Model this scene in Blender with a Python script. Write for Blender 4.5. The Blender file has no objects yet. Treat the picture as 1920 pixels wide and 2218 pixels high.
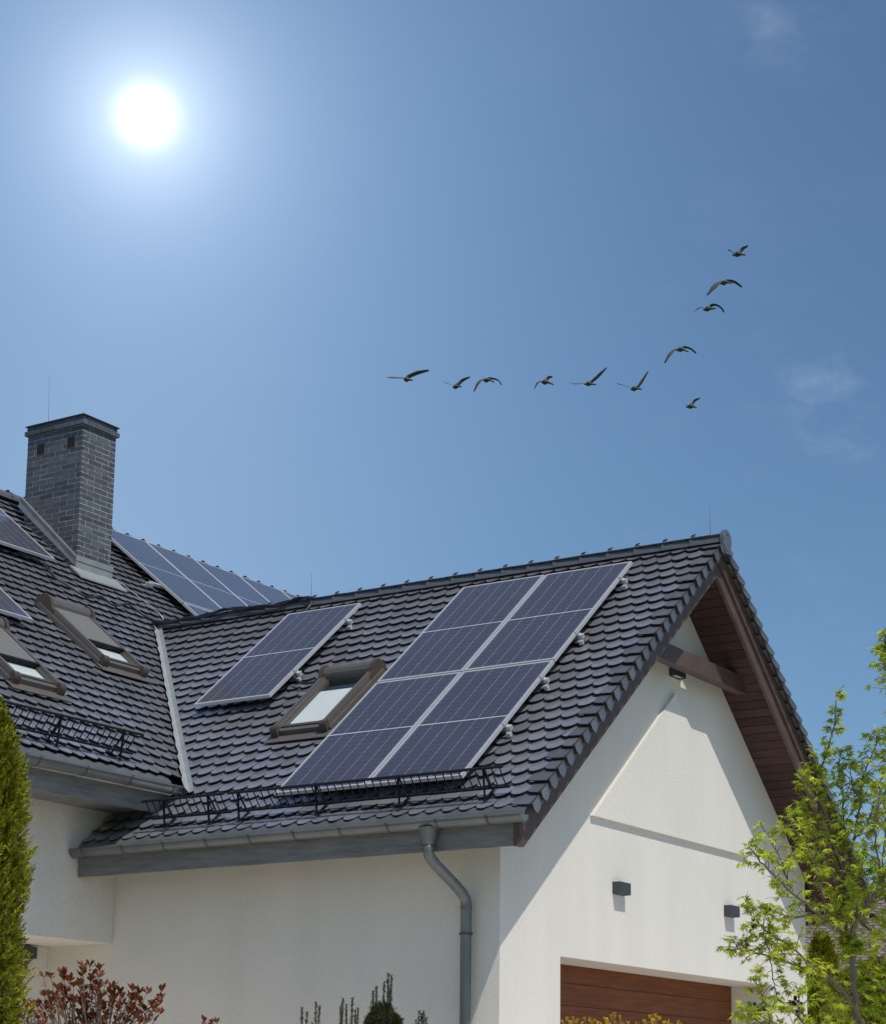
import bpy, math, random
from mathutils import Vector, Matrix, noise
random.seed(7)
V = Vector
col = bpy.context.scene.collection
sc = bpy.context.scene

# ------------------------------------------------------------------ camera
CAM = V((9.246, -15.015, 0.985))
FW = V((-0.5220, 0.8323, 0.1860)).normalized()
RT = V((0.8479, 0.5301, 0.0083))
RT = (RT - FW * RT.dot(FW)).normalized()
UP = RT.cross(FW)
FPX, CX, CY = 4305.87, 1051.15, 1589.96
cd = bpy.data.cameras.new("camera"); cam = bpy.data.objects.new("camera", cd); col.objects.link(cam)
cam.matrix_world = Matrix(((RT.x, UP.x, -FW.x, CAM.x), (RT.y, UP.y, -FW.y, CAM.y), (RT.z, UP.z, -FW.z, CAM.z), (0, 0, 0, 1)))
cd.sensor_fit = 'HORIZONTAL'; cd.sensor_width = 36; cd.lens = FPX / 1920 * 36
cd.shift_x = (960 - CX) / 1920; cd.shift_y = (CY - 1109) / 1920
cd.clip_start = 0.1; cd.clip_end = 3000
sc.camera = cam

def at(px, py, dist):
    """a point seen at the photo pixel px,py, dist metres in front of the camera"""
    return CAM + (FW + RT * ((px - CX) / FPX) - UP * ((py - CY) / FPX)) * dist

# ------------------------------------------------------------------ helpers
class MB:
    def __init__(s): s.v = []; s.f = []
    def add(s, vs, fs):
        b = len(s.v); s.v += [tuple(v) for v in vs]; s.f += [tuple(i + b for i in f) for f in fs]
    def box(s, a, b, M=None):
        (x0, y0, z0), (x1, y1, z1) = a, b
        vs = [V((x, y, z)) for z in (z0, z1) for y in (y0, y1) for x in (x0, x1)]
        if M is not None: vs = [M @ v for v in vs]
        s.add(vs, [(0, 2, 3, 1), (4, 5, 7, 6), (0, 1, 5, 4), (2, 6, 7, 3), (0, 4, 6, 2), (1, 3, 7, 5)])
    def bar(s, p, q, w, h, upv=V((0, 0, 1))):
        p, q = V(p), V(q); d = (q - p).normalized(); r = d.cross(upv)
        if r.length < 1e-4: r = d.cross(V((1, 0, 0)))
        r.normalize(); u = r.cross(d)
        vs = [o + r * a * w / 2 + u * b * h / 2 for o in (p, q) for a, b in ((-1, -1), (1, -1), (1, 1), (-1, 1))]
        s.add(vs, [(3, 2, 1, 0), (4, 5, 6, 7), (0, 1, 5, 4), (1, 2, 6, 5), (2, 3, 7, 6), (3, 0, 4, 7)])
    def prism(s, poly, o, ax, ay, az, d0, d1):
        """poly (a,b) in axes ax,ay from o, extruded along az from d0 to d1"""
        o = V(o); n = len(poly)
        lo = [o + ax * a + ay * b + az * d0 for a, b in poly]; hi = [o + ax * a + ay * b + az * d1 for a, b in poly]
        s.add(lo + hi, [tuple(range(n - 1, -1, -1)), tuple(range(n, 2 * n))] + [(i, (i + 1) % n, n + (i + 1) % n, n + i) for i in range(n)])
    def tube(s, pts, rad, seg=8, cap=True):
        pts = [V(p) for p in pts]
        if not hasattr(rad, '__len__'): rad = [rad] * len(pts)
        n = len(pts); rings = []; ref = None
        for i, p in enumerate(pts):
            d = (pts[min(i + 1, n - 1)] - pts[max(i - 1, 0)])
            d = d.normalized() if d.length > 1e-9 else V((0, 0, 1))
            if ref is None: ref = d.orthogonal().normalized()
            ref = (ref - d * ref.dot(d)); ref = ref.normalized() if ref.length > 1e-6 else d.orthogonal().normalized()
            o = d.cross(ref)
            rings.append([p + (ref * math.cos(2 * math.pi * k / seg) + o * math.sin(2 * math.pi * k / seg)) * rad[i] for k in range(seg)])
        vs = [v for r in rings for v in r]; fs = []
        for i in range(n - 1):
            for k in range(seg):
                fs.append((i * seg + k, i * seg + (k + 1) % seg, (i + 1) * seg + (k + 1) % seg, (i + 1) * seg + k))
        if cap: fs += [tuple(range(seg - 1, -1, -1)), tuple((n - 1) * seg + k for k in range(seg))]
        s.add(vs, fs)
    def build(s, name, mat, parent=None, smooth=False, off=None, fix=False, mat2=None):
        me = bpy.data.meshes.new(name)
        vs = s.v
        if off is not None: vs = [(v[0] - off[0], v[1] - off[1], v[2] - off[2]) for v in vs]
        me.from_pydata(vs, [], s.f); me.materials.append(mat)
        if mat2 is not None:
            me.materials.append(mat2)
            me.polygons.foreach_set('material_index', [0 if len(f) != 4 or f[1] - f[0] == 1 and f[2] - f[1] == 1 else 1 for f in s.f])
        if fix:
            import bmesh
            bm = bmesh.new(); bm.from_mesh(me); bmesh.ops.recalc_face_normals(bm, faces=bm.faces); bm.to_mesh(me); bm.free()
        if smooth: me.polygons.foreach_set('use_smooth', [True] * len(me.polygons))
        me.update()
        o = bpy.data.objects.new(name, me); col.objects.link(o)
        if parent is not None: o.parent = parent
        return o

def tag(o, label=None, cat=None, group=None, kind=None):
    if label: o['label'] = label
    if cat: o['category'] = cat
    if group: o['group'] = group
    if kind: o['kind'] = kind
    return o
def empty(name, M=None, label=None, cat=None, group=None):
    o = bpy.data.objects.new(name, None); col.objects.link(o); o.empty_display_size = .2
    if M is not None: o.matrix_world = M
    return tag(o, label, cat, group)
def copy_tree(o, parent=None):
    c = o.copy(); col.objects.link(c)
    if parent is not None: c.parent = parent
    for ch in list(o.children): copy_tree(ch, c)
    return c
def frame(o, ex, es):
    en = ex.cross(es)
    return Matrix(((ex.x, es.x, en.x, o[0]), (ex.y, es.y, en.y, o[1]), (ex.z, es.z, en.z, o[2]), (0, 0, 0, 1)))

# ------------------------------------------------------------------ materials
def mat(name, base, rough=.5, metal=0, var=0, varhue=None, nscale=None, namt=.1, bump=0, bscale=50, stretch=(1, 1, 1),
        spec=.5, coat=0, coatr=.1, transl=0, wood=False, speck=0, big=None, sheen=0):
    m = bpy.data.materials.new(name); m.use_nodes = True; nt = m.node_tree; N = nt.nodes; L = nt.links
    b = N['Principled BSDF']; b.inputs['Roughness'].default_value = rough; b.inputs['Metallic'].default_value = metal
    b.inputs['Specular IOR Level'].default_value = spec
    b.inputs['Coat Weight'].default_value = coat; b.inputs['Coat Roughness'].default_value = coatr
    tc = N.new('ShaderNodeTexCoord'); mp = N.new('ShaderNodeMapping'); mp.inputs['Scale'].default_value = stretch
    L.new(tc.outputs['Object'], mp.inputs['Vector'])
    cur = N.new('ShaderNodeRGB'); cur.outputs[0].default_value = (*base, 1); cur = cur.outputs[0]
    def mul(c, fac_out, lo, hi):
        mr = N.new('ShaderNodeMapRange'); mr.inputs['To Min'].default_value = lo; mr.inputs['To Max'].default_value = hi
        L.new(fac_out, mr.inputs['Value'])
        hs = N.new('ShaderNodeVectorMath'); hs.operation = 'SCALE'; L.new(c, hs.inputs[0]); L.new(mr.outputs[0], hs.inputs['Scale'])
        return hs.outputs[0]
    if var or varhue:
        g = N.new('ShaderNodeNewGeometry')
        if varhue:
            mx = N.new('ShaderNodeMix'); mx.data_type = 'RGBA'; L.new(cur, mx.inputs[6]); mx.inputs[7].default_value = (*varhue, 1)
            wn = N.new('ShaderNodeTexWhiteNoise'); wn.noise_dimensions = '1D'; L.new(g.outputs['Random Per Island'], wn.inputs['W'])
            L.new(wn.outputs['Value'], mx.inputs[0]); cur = mx.outputs[2]
        if var: cur = mul(cur, g.outputs['Random Per Island'], 1 - var, 1 + var)
    if nscale:
        n = N.new('ShaderNodeTexNoise'); n.inputs['Scale'].default_value = nscale; n.inputs['Detail'].default_value = 5
        L.new(mp.outputs[0], n.inputs['Vector'])
        cur = mul(cur, n.outputs['Fac'], 1 - namt * 2, 1 + namt * 2)
    if big:
        (bsx, bsy, bsz), bamt = big
        n = N.new('ShaderNodeTexNoise'); n.inputs['Scale'].default_value = 1; n.inputs['Detail'].default_value = 4
        mpb = N.new('ShaderNodeMapping'); mpb.inputs['Scale'].default_value = (bsx, bsy, bsz); L.new(tc.outputs['Object'], mpb.inputs['Vector'])
        L.new(mpb.outputs[0], n.inputs['Vector']); cur = mul(cur, n.outputs['Fac'], 1 - bamt, 1 + bamt)
    if speck:
        n = N.new('ShaderNodeTexNoise'); n.inputs['Scale'].default_value = 75; n.inputs['Detail'].default_value = 3
        L.new(tc.outputs['Object'], n.inputs['Vector']); cur = mul(cur, n.outputs['Fac'], 1 - speck, 1 + speck)
    if wood:
        n = N.new('ShaderNodeTexNoise'); n.inputs['Scale'].default_value = 3; n.inputs['Detail'].default_value = 8; n.inputs['Roughness'].default_value = .65
        mp2 = N.new('ShaderNodeMapping'); mp2.inputs['Scale'].default_value = wood; L.new(tc.outputs['Object'], mp2.inputs['Vector'])
        L.new(mp2.outputs[0], n.inputs['Vector']); cur = mul(cur, n.outputs['Fac'], .25, 1.75)
    L.new(cur, b.inputs['Base Color'])
    if bump:
        n = N.new('ShaderNodeTexNoise'); n.inputs['Scale'].default_value = bscale; n.inputs['Detail'].default_value = 4
        L.new(mp.outputs[0], n.inputs['Vector'])
        bp = N.new('ShaderNodeBump'); bp.inputs['Strength'].default_value = bump; bp.inputs['Distance'].default_value = .01
        L.new(n.outputs['Fac'], bp.inputs['Height']); L.new(bp.outputs[0], b.inputs['Normal'])
        if coat: L.new(bp.outputs[0], b.inputs['Coat Normal'])
    if transl:
        out = N['Material Output']; t = N.new('ShaderNodeBsdfTranslucent'); L.new(cur, t.inputs['Color'])
        ms = N.new('ShaderNodeMixShader'); ms.inputs[0].default_value = transl
        L.new(b.outputs[0], ms.inputs[1]); L.new(t.outputs[0], ms.inputs[2]); L.new(ms.outputs[0], out.inputs['Surface'])
    return m

PLASTER = mat('plaster', (.765, .715, .64), .9, nscale=.7, namt=.03, bump=.6, bscale=110, spec=.2, speck=.26, big=((2.2, 2.2, .35), .09))
TILE = mat('engobe_tile', (.190, .195, .222), .32, var=.17, varhue=(.205, .200, .216), big=((1.1, .8, 1), .16), nscale=9, namt=.16, bump=.05, bscale=14, stretch=(9, 1, 1), spec=.7, coat=1, coatr=.22)
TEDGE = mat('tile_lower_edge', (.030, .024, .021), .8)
TILE_E = mat('verge_tile_glaze', (.105, .108, .116), .36, var=.2, nscale=8, namt=.1, bump=.06, bscale=20, spec=.6)
RIDGE = mat('ridge_glaze', (.115, .12, .135), .3, var=.12, nscale=6, namt=.1, spec=.6)
UNDER = mat('roof_underlay', (.012, .011, .011), .9)
WOOD = mat('brown_stained_wood', (.090, .054, .043), .55, nscale=2.2, namt=.1, wood=(2, 2, 2), bump=.15, bscale=60)
SOFF = mat('soffit_boards', (.060, .030, .025), .55, spec=.25, var=.22, nscale=3, namt=.12, wood=(1.2, 14, 14), bump=.1, bscale=30, stretch=(1, 8, 8))
DOOR = mat('door_woodgrain', (.185, .060, .022), .5, spec=.2, nscale=2, namt=.08, wood=(10, .7, 11), var=.06)
ZINC = mat('grey_coated_metal', (.185, .195, .195), .42, metal=.55, nscale=3, namt=.12, bump=.03, bscale=8, big=((5, 5, .8), .16))
ZINCL = mat('pale_zinc_sheet', (.38, .40, .39), .5, metal=.4, nscale=6, namt=.15, bump=.1, bscale=12)
FLASH = mat('chimney_lead', (.30, .31, .30), .55, metal=.3, nscale=6, namt=.15, bump=.1, bscale=12)
ZINCD = mat('dark_zinc', (.10, .105, .11), .45, metal=.4, nscale=4, namt=.1)
FASC = mat('grey_painted_fascia', (.175, .175, .17), .55, nscale=2, namt=.06, wood=(1, 1, 8), bump=.08, bscale=30)
BRICK = mat('grey_clinker_brick', (.095, .105, .122), .5, var=.28, varhue=(.078, .082, .09), nscale=12, namt=.2, bump=.4, bscale=60)
MORT = mat('mortar', (.42, .405, .38), .95, nscale=30, namt=.1, bump=.3, bscale=90)
BLACK = mat('black_painted_steel', (.008, .009, .012), .6, spec=.25)
CABLE = mat('black_corrugated_cable', (.02, .022, .025), .45)
ALU = mat('anodised_aluminium', (.56, .565, .57), .38, metal=.35, nscale=8, namt=.04)
SKYF = mat('taupe_window_metal', (.155, .138, .122), .42, metal=.35, nscale=5, namt=.08)
SKYC = mat('brown_window_cap', (.075, .054, .042), .5, nscale=30, namt=.15)
SHUT = mat('shutter_slats', (.31, .29, .265), .45, metal=.3)
LAMP = mat('anthracite_lamp', (.055, .062, .068), .45, metal=.2, nscale=10, namt=.05)
LENS = mat('lamp_diffuser', (.55, .55, .52), .3)
PALEBK = mat('pale_pane_backing', (.70, .705, .69), .6, nscale=3, namt=.05)
DARKBK = mat('dark_pane_backing', (.012, .02, .018), .6)
BIRD = mat('bird_feathers', (.095, .084, .055), .8, nscale=8, namt=.25)
BARK = mat('young_bark', (.17, .14, .115), .8, nscale=20, namt=.2, bump=.3, bscale=60)
TWIG = mat('reddish_twig', (.16, .075, .05), .7)
MAPLE = mat('maple_leaf', (.39, .52, .035), .5, var=.38, varhue=(.58, .60, .06), transl=.5, spec=.3)
THUJA = mat('thuja_spray', (.11, .15, .010), .6, var=.5, varhue=(.36, .33, .02), transl=.2, spec=.25)
THUJD = mat('foliage_shade', (.012, .022, .006), .9, nscale=25, namt=.4)  # near black: shade between the sprays put into the colour
YEW = mat('yew_needles', (.022, .045, .012), .6, var=.4, varhue=(.075, .06, .02), transl=.15, spec=.25)
REDL = mat('red_leaf', (.17, .026, .012), .5, var=.4, varhue=(.22, .085, .022), transl=.3, spec=.3)
GOLD = mat('golden_leaf', (.75, .56, .03), .5, var=.2, varhue=(.50, .20, .03), transl=.4, spec=.3)
POD = mat('dark_seed_pod', (.018, .011, .012), .8)
NTILE = mat('neighbour_tile', (.20, .155, .155), .55, var=.12, nscale=3, namt=.1)
GRASS = mat('lawn', (.045, .085, .018), .9, nscale=3, namt=.3, bump=.5, bscale=80)
PAVE = mat('bounce_paving', (.66, .61, .55), .85, nscale=4, namt=.12, bump=.2, bscale=60)  # kept pale so that bounced light lifts the walls

def glass_mat():
    m = bpy.data.materials.new('window_pane'); m.use_nodes = True; nt = m.node_tree; N = nt.nodes; L = nt.links
    N.remove(N['Principled BSDF']); o = N['Material Output']
    g = N.new('ShaderNodeBsdfGlossy'); g.inputs['Roughness'].default_value = .03
    t = N.new('ShaderNodeBsdfTransparent'); t.inputs['Color'].default_value = (.975, .99, .98, 1)
    f = N.new('ShaderNodeFresnel'); f.inputs['IOR'].default_value = 1.6
    mx = N.new('ShaderNodeMixShader'); L.new(f.outputs[0], mx.inputs[0]); L.new(t.outputs[0], mx.inputs[1]); L.new(g.outputs[0], mx.inputs[2])
    gg = N.new('ShaderNodeNewGeometry'); iv = N.new('ShaderNodeMath'); iv.operation = 'SUBTRACT'; iv.inputs[0].default_value = 1; L.new(gg.outputs['Backfacing'], iv.inputs[1])
    ml = N.new('ShaderNodeMath'); ml.operation = 'MULTIPLY'; L.new(f.outputs[0], ml.inputs[0]); L.new(iv.outputs[0], ml.inputs[1]); L.new(ml.outputs[0], mx.inputs[0])
    L.new(mx.outputs[0], o.inputs['Surface']); return m
PANE = glass_mat()

PW, PH = 1.045, 2.13
def panel_mat():
    m = bpy.data.materials.new('solar_cells'); m.use_nodes = True; nt = m.node_tree; N = nt.nodes; L = nt.links
    b = N['Principled BSDF']; b.inputs['Roughness'].default_value = .14; b.inputs['Specular IOR Level'].default_value = .35; b.inputs['Coat Weight'].default_value = .5; b.inputs['Coat Roughness'].default_value = .10; b.inputs['Sheen Weight'].default_value = .24; b.inputs['Sheen Roughness'].default_value = .4
    tc = N.new('ShaderNodeTexCoord'); sp = N.new('ShaderNodeSeparateXYZ'); L.new(tc.outputs['Object'], sp.inputs[0])
    def M(op, a, b_=None, c=None):
        n = N.new('ShaderNodeMath'); n.operation = op
        for i, x in enumerate((a, b_, c)):
            if x is None: continue
            if isinstance(x, (int, float)): n.inputs[i].default_value = x
            else: L.new(x, n.inputs[i])
        return n.outputs[0]
    def dist(coord, off, per):      # distance to the nearest grid line
        a = M('DIVIDE', M('SUBTRACT', coord, off), per)
        return M('MULTIPLY', M('ABSOLUTE', M('SUBTRACT', M('FRACT', M('ADD', a, .5)), .5)), per)
    cw = (PW - .07) / 6; ch = (PH - .09) / 24
    dx = dist(sp.outputs[0], .035, cw); dy = dist(sp.outputs[1], .045, ch)
    colg = M('LESS_THAN', dx, .0022); rowg = M('LESS_THAN', dy, .0009)
    dia = M('MULTIPLY', M('LESS_THAN', M('ADD', dx, dy), .007), .4)
    mid = M('LESS_THAN', M('ABSOLUTE', M('SUBTRACT', sp.outputs[1], PH / 2)), .0065)
    fb = dist(sp.outputs[0], .035, cw / 10); bus = M('MULTIPLY', M('LESS_THAN', fb, .0007), .30)
    f = M('MAXIMUM', M('MAXIMUM', M('MULTIPLY', colg, .55), M('MULTIPLY', rowg, .2)), M('MAXIMUM', dia, mid)); f = M('MAXIMUM', f, bus)
    mx = N.new('ShaderNodeMix'); mx.data_type = 'RGBA'; mx.inputs[6].default_value = (.030, .024, .043, 1); mx.inputs[7].default_value = (.62, .63, .66, 1)
    L.new(f, mx.inputs[0])
    n = N.new('ShaderNodeTexNoise'); n.inputs['Scale'].default_value = 1.3; L.new(tc.outputs['Object'], n.inputs['Vector'])
    mr = N.new('ShaderNodeMapRange'); mr.inputs['To Min'].default_value = .8; mr.inputs['To Max'].default_value = 1.2; L.new(n.outputs['Fac'], mr.inputs['Value'])
    sv = N.new('ShaderNodeVectorMath'); sv.operation = 'SCALE'; L.new(mx.outputs[2], sv.inputs[0]); L.new(mr.outputs[0], sv.inputs['Scale'])
    L.new(sv.outputs[0], b.inputs['Base Color']); return m
CELLS = panel_mat()

# ------------------------------------------------------------------ the site: roof planes
T, Z0, YR, W = .84677, 4.01526, 3.4405, 6.8828        # wing roof slope, height at y=0, ridge y, gable width
C_ = 1 / math.sqrt(1 + T * T); S_ = T * C_
TM, ZM = .81327, 1.05328                              # main roof: z = ZM - TM*x
CM = 1 / math.sqrt(1 + TM * TM); SM = TM * CM
XR = -9.72; ZRM = ZM - TM * XR                       # main ridge
FWR = frame((0, 0, Z0), V((1, 0, 0)), V((0, C_, S_)))                 # front slope of wing
FBR = frame((0, 2 * YR, Z0), V((-1, 0, 0)), V((0, -C_, S_)))          # rear slope of wing
XE = -3.95
FMR = frame((XE, 0, ZM - TM * XE), V((0, 1, 0)), V((-CM, 0, SM)))     # slope of main roof facing the drive
SRIDGE = YR / C_; SRM = (XE - XR) / CM
def loc(F, p): return F.inverted() @ V(p)

house = empty('house', label='white rendered house with dark scalloped tile roofs and a timber-trimmed gable', cat='house')

def put(mb, name, m, F, parent=house, **k):
    o = mb.build(name, m, parent, **k); o.matrix_local = F; return o

# ---- tiles
def clip(poly, a, b, c):
    """keep a*u+b*s+c>=0"""
    out = []; n = len(poly)
    for i in range(n):
        p, q = poly[i], poly[(i + 1) % n]; dp = a * p[0] + b * p[1] + c; dq = a * q[0] + b * q[1] + c
        if dp >= 0: out.append(p)
        if (dp >= 0) != (dq >= 0):
            t = dp / (dp - dq); out.append((p[0] + (q[0] - p[0]) * t, p[1] + (q[1] - p[1]) * t))
    return out
TW, TE = .1785, .193
def tiles(mb, u0, u1, s0, rows, planes, ph=0, seed=1, segs=7):
    rnd = random.Random(seed)
    for r in range(rows):
        s = s0 + r * TE; off = ph + (TW / 2 if r % 2 else 0)
        k0 = math.floor((u0 - off) / TW) - 1; k1 = math.ceil((u1 - off) / TW) + 1
        for k in range(k0, k1 + 1):
            uc = off + k * TW
            if uc + TW / 2 < u0 or uc - TW / 2 > u1: continue
            hw = TW / 2 - .0018; jn = rnd.uniform(-.002, .003); js = rnd.uniform(-.003, .003); rise = .106
            poly = [(uc - hw * math.cos(a), s + js + rise * (1 - math.sin(a))) for a in [math.pi * i / (segs + 1) for i in range(segs + 2)]]
            top = s + .305
            poly += [(uc + hw, top), (uc - hw, top)]
            for (a, b, c) in planes(uc, s + .1):
                poly = clip(poly, a, b, c)
                if len(poly) < 3: break
            if len(poly) < 3: continue
            tw = rnd.uniform(-.016, .016)
            H = lambda u_, s_: .014 + jn - .148 * (s_ - s) + tw * (u_ - uc)
            n = len(poly)
            hi = [(u_, s_, H(u_, s_)) for u_, s_ in poly]; lo = [(u_, s_, H(u_, s_) - .014) for u_, s_ in poly]
            mb.add(hi + lo, [tuple(range(n))] + [(i, n + i, n + (i + 1) % n, (i + 1) % n) for i in range(n)])

UV = .50                       # tiles end here; the verge tile takes over
def planes_wing(F, mirror):
    # valley in frame coords: x = (Z0 + T*y - ZM)/-TM with y = s*C_ (measured up from the eave side)
    def f(u, s):
        y = s * C_
        sg = -1 if mirror else 1
        pl = [(-sg, 0, UV)]
        if y > .12:
            # sg*u - xv(s) > 0,  xv = (Z0+T*y-ZM)/(-TM)
            pl.append((sg, T * C_ / TM, (Z0 - ZM) / TM - .055))
        else: pl.append((sg, 0, 4.555))
        return pl
    return f
mb = MB(); s_e = -.545 / C_ - .005
tiles(mb, -7.4, UV, s_e, 27, planes_wing(FWR, False), ph=-.038, seed=3)
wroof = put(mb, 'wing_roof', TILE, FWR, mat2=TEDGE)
mb = MB(); tiles(mb, -UV, 7.4, s_e, 27, planes_wing(FBR, True), ph=.05, seed=4, segs=5)
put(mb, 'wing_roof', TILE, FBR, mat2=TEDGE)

def planes_main(u, s):
    y = u; pl = [(-1, 0, 13.5)]
    # valley: x < (Z0+T*y'-ZM)/-TM ;  x = XE - s*CM  ->  s*CM > XE + (Z0+T*y'-ZM)/TM + m
    x_at = lambda yy: -(Z0 + T * yy - ZM) / TM
    if .05 < y <= YR + .05: pl.append((-T / TM, CM, -(XE - x_at(0)) - .07))
    elif YR + .05 < y < 2 * YR - .02: pl.append((T / TM, CM, -(XE - x_at(2 * YR)) - .07))
    return pl
mb = MB(); tiles(mb, -5.2, 13.3, 0, 38, planes_main, ph=.03, seed=5)
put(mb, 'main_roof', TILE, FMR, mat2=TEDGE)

# ---- roof decks under the tiles
mb = MB(); mb.box((-7.0, s_e + .03, -.20), (.499, SRIDGE - .02, -.065)); put(mb, 'roof_deck', UNDER, FWR)
mb = MB(); mb.box((-.499, s_e + .03, -.20), (7.0, SRIDGE - .02, -.065)); put(mb, 'roof_deck', UNDER, FBR)
mb = MB(); mb.box((-8, .03, -.20), (13.4, SRM - .02, -.065)); put(mb, 'roof_deck', UNDER, FMR)
mb = MB()
mb.prism([(0, 0), (-6.2, -6.2 * TM), (-6.2, -6.2 * TM - .2), (0, -.25)], (XR, 0, ZRM - .04), V((1, 0, 0)), V((0, 0, 1)), V((0, 1, 0)), -8, 13.4)
mb.build('rear_roof', TILE, house, fix=True)

# ---- verge tiles at the gable (one part per slope)
def verge(F, sg, nrows, seed):
    mb = MB(); rnd = random.Random(seed)
    X = lambda x: x * sg
    for r in range(nrows):
        s = s_e + r * TE; j = rnd.uniform(-.003, .003)
        hn = lambda q: .018 + j - .148 * q
        # top of the verge tile, rounded lower end
        wide = .128 if r % 2 else .217 - .0
        ua, ub = .628 - wide, .628
        pts = [(ua, s + .30), (ua, s + .07)]
        for k in range(1, 6):
            a = math.pi / 2 * k / 5; pts.append((ua + (ub - ua) * (1 - math.cos(a)), s + .07 - .068 * math.sin(a) if k < 5 else s))
        pts.append((ub, s + .30))
        n = len(pts)
        hi = [(X(u), q, hn(q - s)) for u, q in pts]; lo = [(X(u), q, hn(q - s) - .017) for u, q in pts]
        fs = [tuple(range(n)), tuple(range(2 * n - 1, n - 1, -1))] + [(i, n + i, n + (i + 1) % n, (i + 1) % n) for i in range(n)]
        mb.add(hi + lo, fs)
        # hanging flange with a curved lower edge
        hk = 1 if sg > 0 else .55
        prof = [(s, hn(0) + .001), (s + .24, hn(.24)), (s + .24, hn(.24) - .085 * hk), (s + .17, -.105 * hk), (s + .11, -.122 * hk), (s + .055, -.112 * hk), (s + .02, -.082 * hk), (s - .012, -.03 * hk)]
        n = len(prof)
        fl = lambda q: (.036 if sg > 0 else .022) * max(0, 1 - (q - s) / .12)
        a = [(X(.606 + fl(q)), q, nn) for q, nn in prof]; b = [(X(.630 + fl(q)), q, nn) for q, nn in prof]
        mb.add(a + b, [tuple(range(n)), tuple(range(2 * n - 1, n - 1, -1))] + [(i, (i + 1) % n, n + (i + 1) % n, n + i) for i in range(n)])
    return put(mb, 'verge_tiles', TILE_E, F, fix=True, mat2=TEDGE)
verge(FWR, 1, 27, 11); verge(FBR, -1, 27, 12)

# ---- ridge caps
def ridge_tile():
    mb = MB(); L_ = .385; n = 10
    def ring(y, r, rn): return [(y, r * math.cos(math.pi * k / n - 0) * 1.0, r * math.sin(math.pi * k / n) * .95 + (0)) for k in range(n + 1)]
    rings = [ring(0, .106, 0), ring(.03, .106, 0), ring(.031, .099, 0), ring(L_, .090, 0)]
    for ri in range(3):
        a, b = rings[ri], rings[ri + 1]
        for k in range(n): mb.add([a[k], a[k + 1], b[k + 1], b[k]], [(0, 1, 2, 3)])
    inner = [(y, v * .86, w * .86) for (y, v, w) in rings[0]]
    for k in range(n): mb.add([rings[0][k], rings[0][k + 1], inner[k + 1], inner[k]], [(3, 2, 1, 0)])
    # straight skirts
    for sg in (1, -1):
        mb.add([(0, sg * .108, 0), (L_, sg * .093, 0), (L_, sg * .105, -.03), (0, sg * .115, -.03)], [(0, 1, 2, 3)])
    return mb
rt = ridge_tile().build('ridge_tile', RIDGE, house, smooth=False)
clipm = MB()
clipm.tube([(-.012, .10, .02), (-.012, .085, .075), (-.012, .03, .115), (-.012, 0, .115)], .006, 5)
clipm.tube([(-.012, 0, .115), (.0, 0, .122), (.03, 0, .124)], .006, 5)
clipm.box((-.02, -.022, .098), (.012, .022, .112))
rc = clipm.build('ridge_clip', BLACK, rt)
XG = .60
def ridge_run(p0, d, n, step, first, z):
    for i in range(n):
        o = first if (i == 0 and first is not None) else copy_tree(rt)
        p = V(p0) + V(d) * step * i
        ex = V(d); ey = V((0, 0, 1)).cross(ex)
        o.parent = house
        o.matrix_local = Matrix(((ex.x, ey.x, 0, p.x), (ex.y, ey.y, 0, p.y), (0, 0, 1, z), (0, 0, 0, 1)))
zr = Z0 + T * YR
for i in range(23):
    o = rt if i == 0 else copy_tree(rt); o.parent = house
    o.matrix_local = Matrix.Translation((.27 - .335 * i, YR, zr - .028))
k = 0
for i in range(66):
    y = -5.2 + i * .335
    if y > 12.8: break
    o = copy_tree(rt); o.parent = house
    o.matrix_local = Matrix.Translation((XR, y, ZRM - .01)) @ Matrix.Rotation(math.pi / 2, 4, 'Z')
mb = MB(); n = 14
pl = [(.112 * math.cos(math.pi * k / n), .112 * math.sin(math.pi * k / n) * .98) for k in range(n + 1)] + [(-.104, -.07), (-.035, -.15), (.035, -.15), (.104, -.07)]
mb.prism(pl, (0, YR, zr - .015), V((0, 1, 0)), V((0, 0, 1)), V((1, 0, 0)), .632, .662)
pl2 = [(a * .82, b * .82) for a, b in pl]
mb.prism(pl2, (0, YR, zr - .015), V((0, 1, 0)), V((0, 0, 1)), V((1, 0, 0)), .662, .668)
mb.tube([(.668, YR, zr + .045), (.678, YR, zr + .045)], .008, 6)
mb.build('ridge_end_cap', RIDGE, house, fix=True)

# ---- valley flashing
def vpt(y, lift=0): return V((-(Z0 + T * y - ZM) / TM, y, Z0 + T * y + lift))
mb = MB(); rnd = random.Random(5)
ys = [.02 + i * (YR - .02) / 34 for i in range(35)]
prev = None
for i, y in enumerate(ys):
    c = vpt(y, .012)
    wl = .080 + (.028 if i % 2 else 0) + rnd.uniform(-.008, .008)     # tile-cut side, uneven
    l = c + V((-wl * CM, 0, wl * SM)) + V((0, 0, .034)); m = c + V((0, 0, .03)); r = c + V((.058, .0, .045)); r2 = c + V((.075, 0, -.0))
    cur = [l, m, r, r2]
    if prev:
        for k in range(3): mb.add([prev[k], prev[k + 1], cur[k + 1], cur[k]], [(0, 1, 2, 3)])
    prev = cur
mb.build('valley_flashing', ZINCL, house)
mb = MB()
ys = [2 * YR - y for y in ys]
for a, b in zip(ys, ys[1:]):
    pa, pb = vpt(2 * YR - a, .03), vpt(2 * YR - b, .03); pa.y = a; pb.y = b
    mb.add([pa + V((-.08, 0, .07)), pa + V((.07, 0, .01)), pb + V((.07, 0, .01)), pb + V((-.08, 0, .07))], [(0, 1, 2, 3)])
mb.build('valley_flashing', ZINCL, house)

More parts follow.
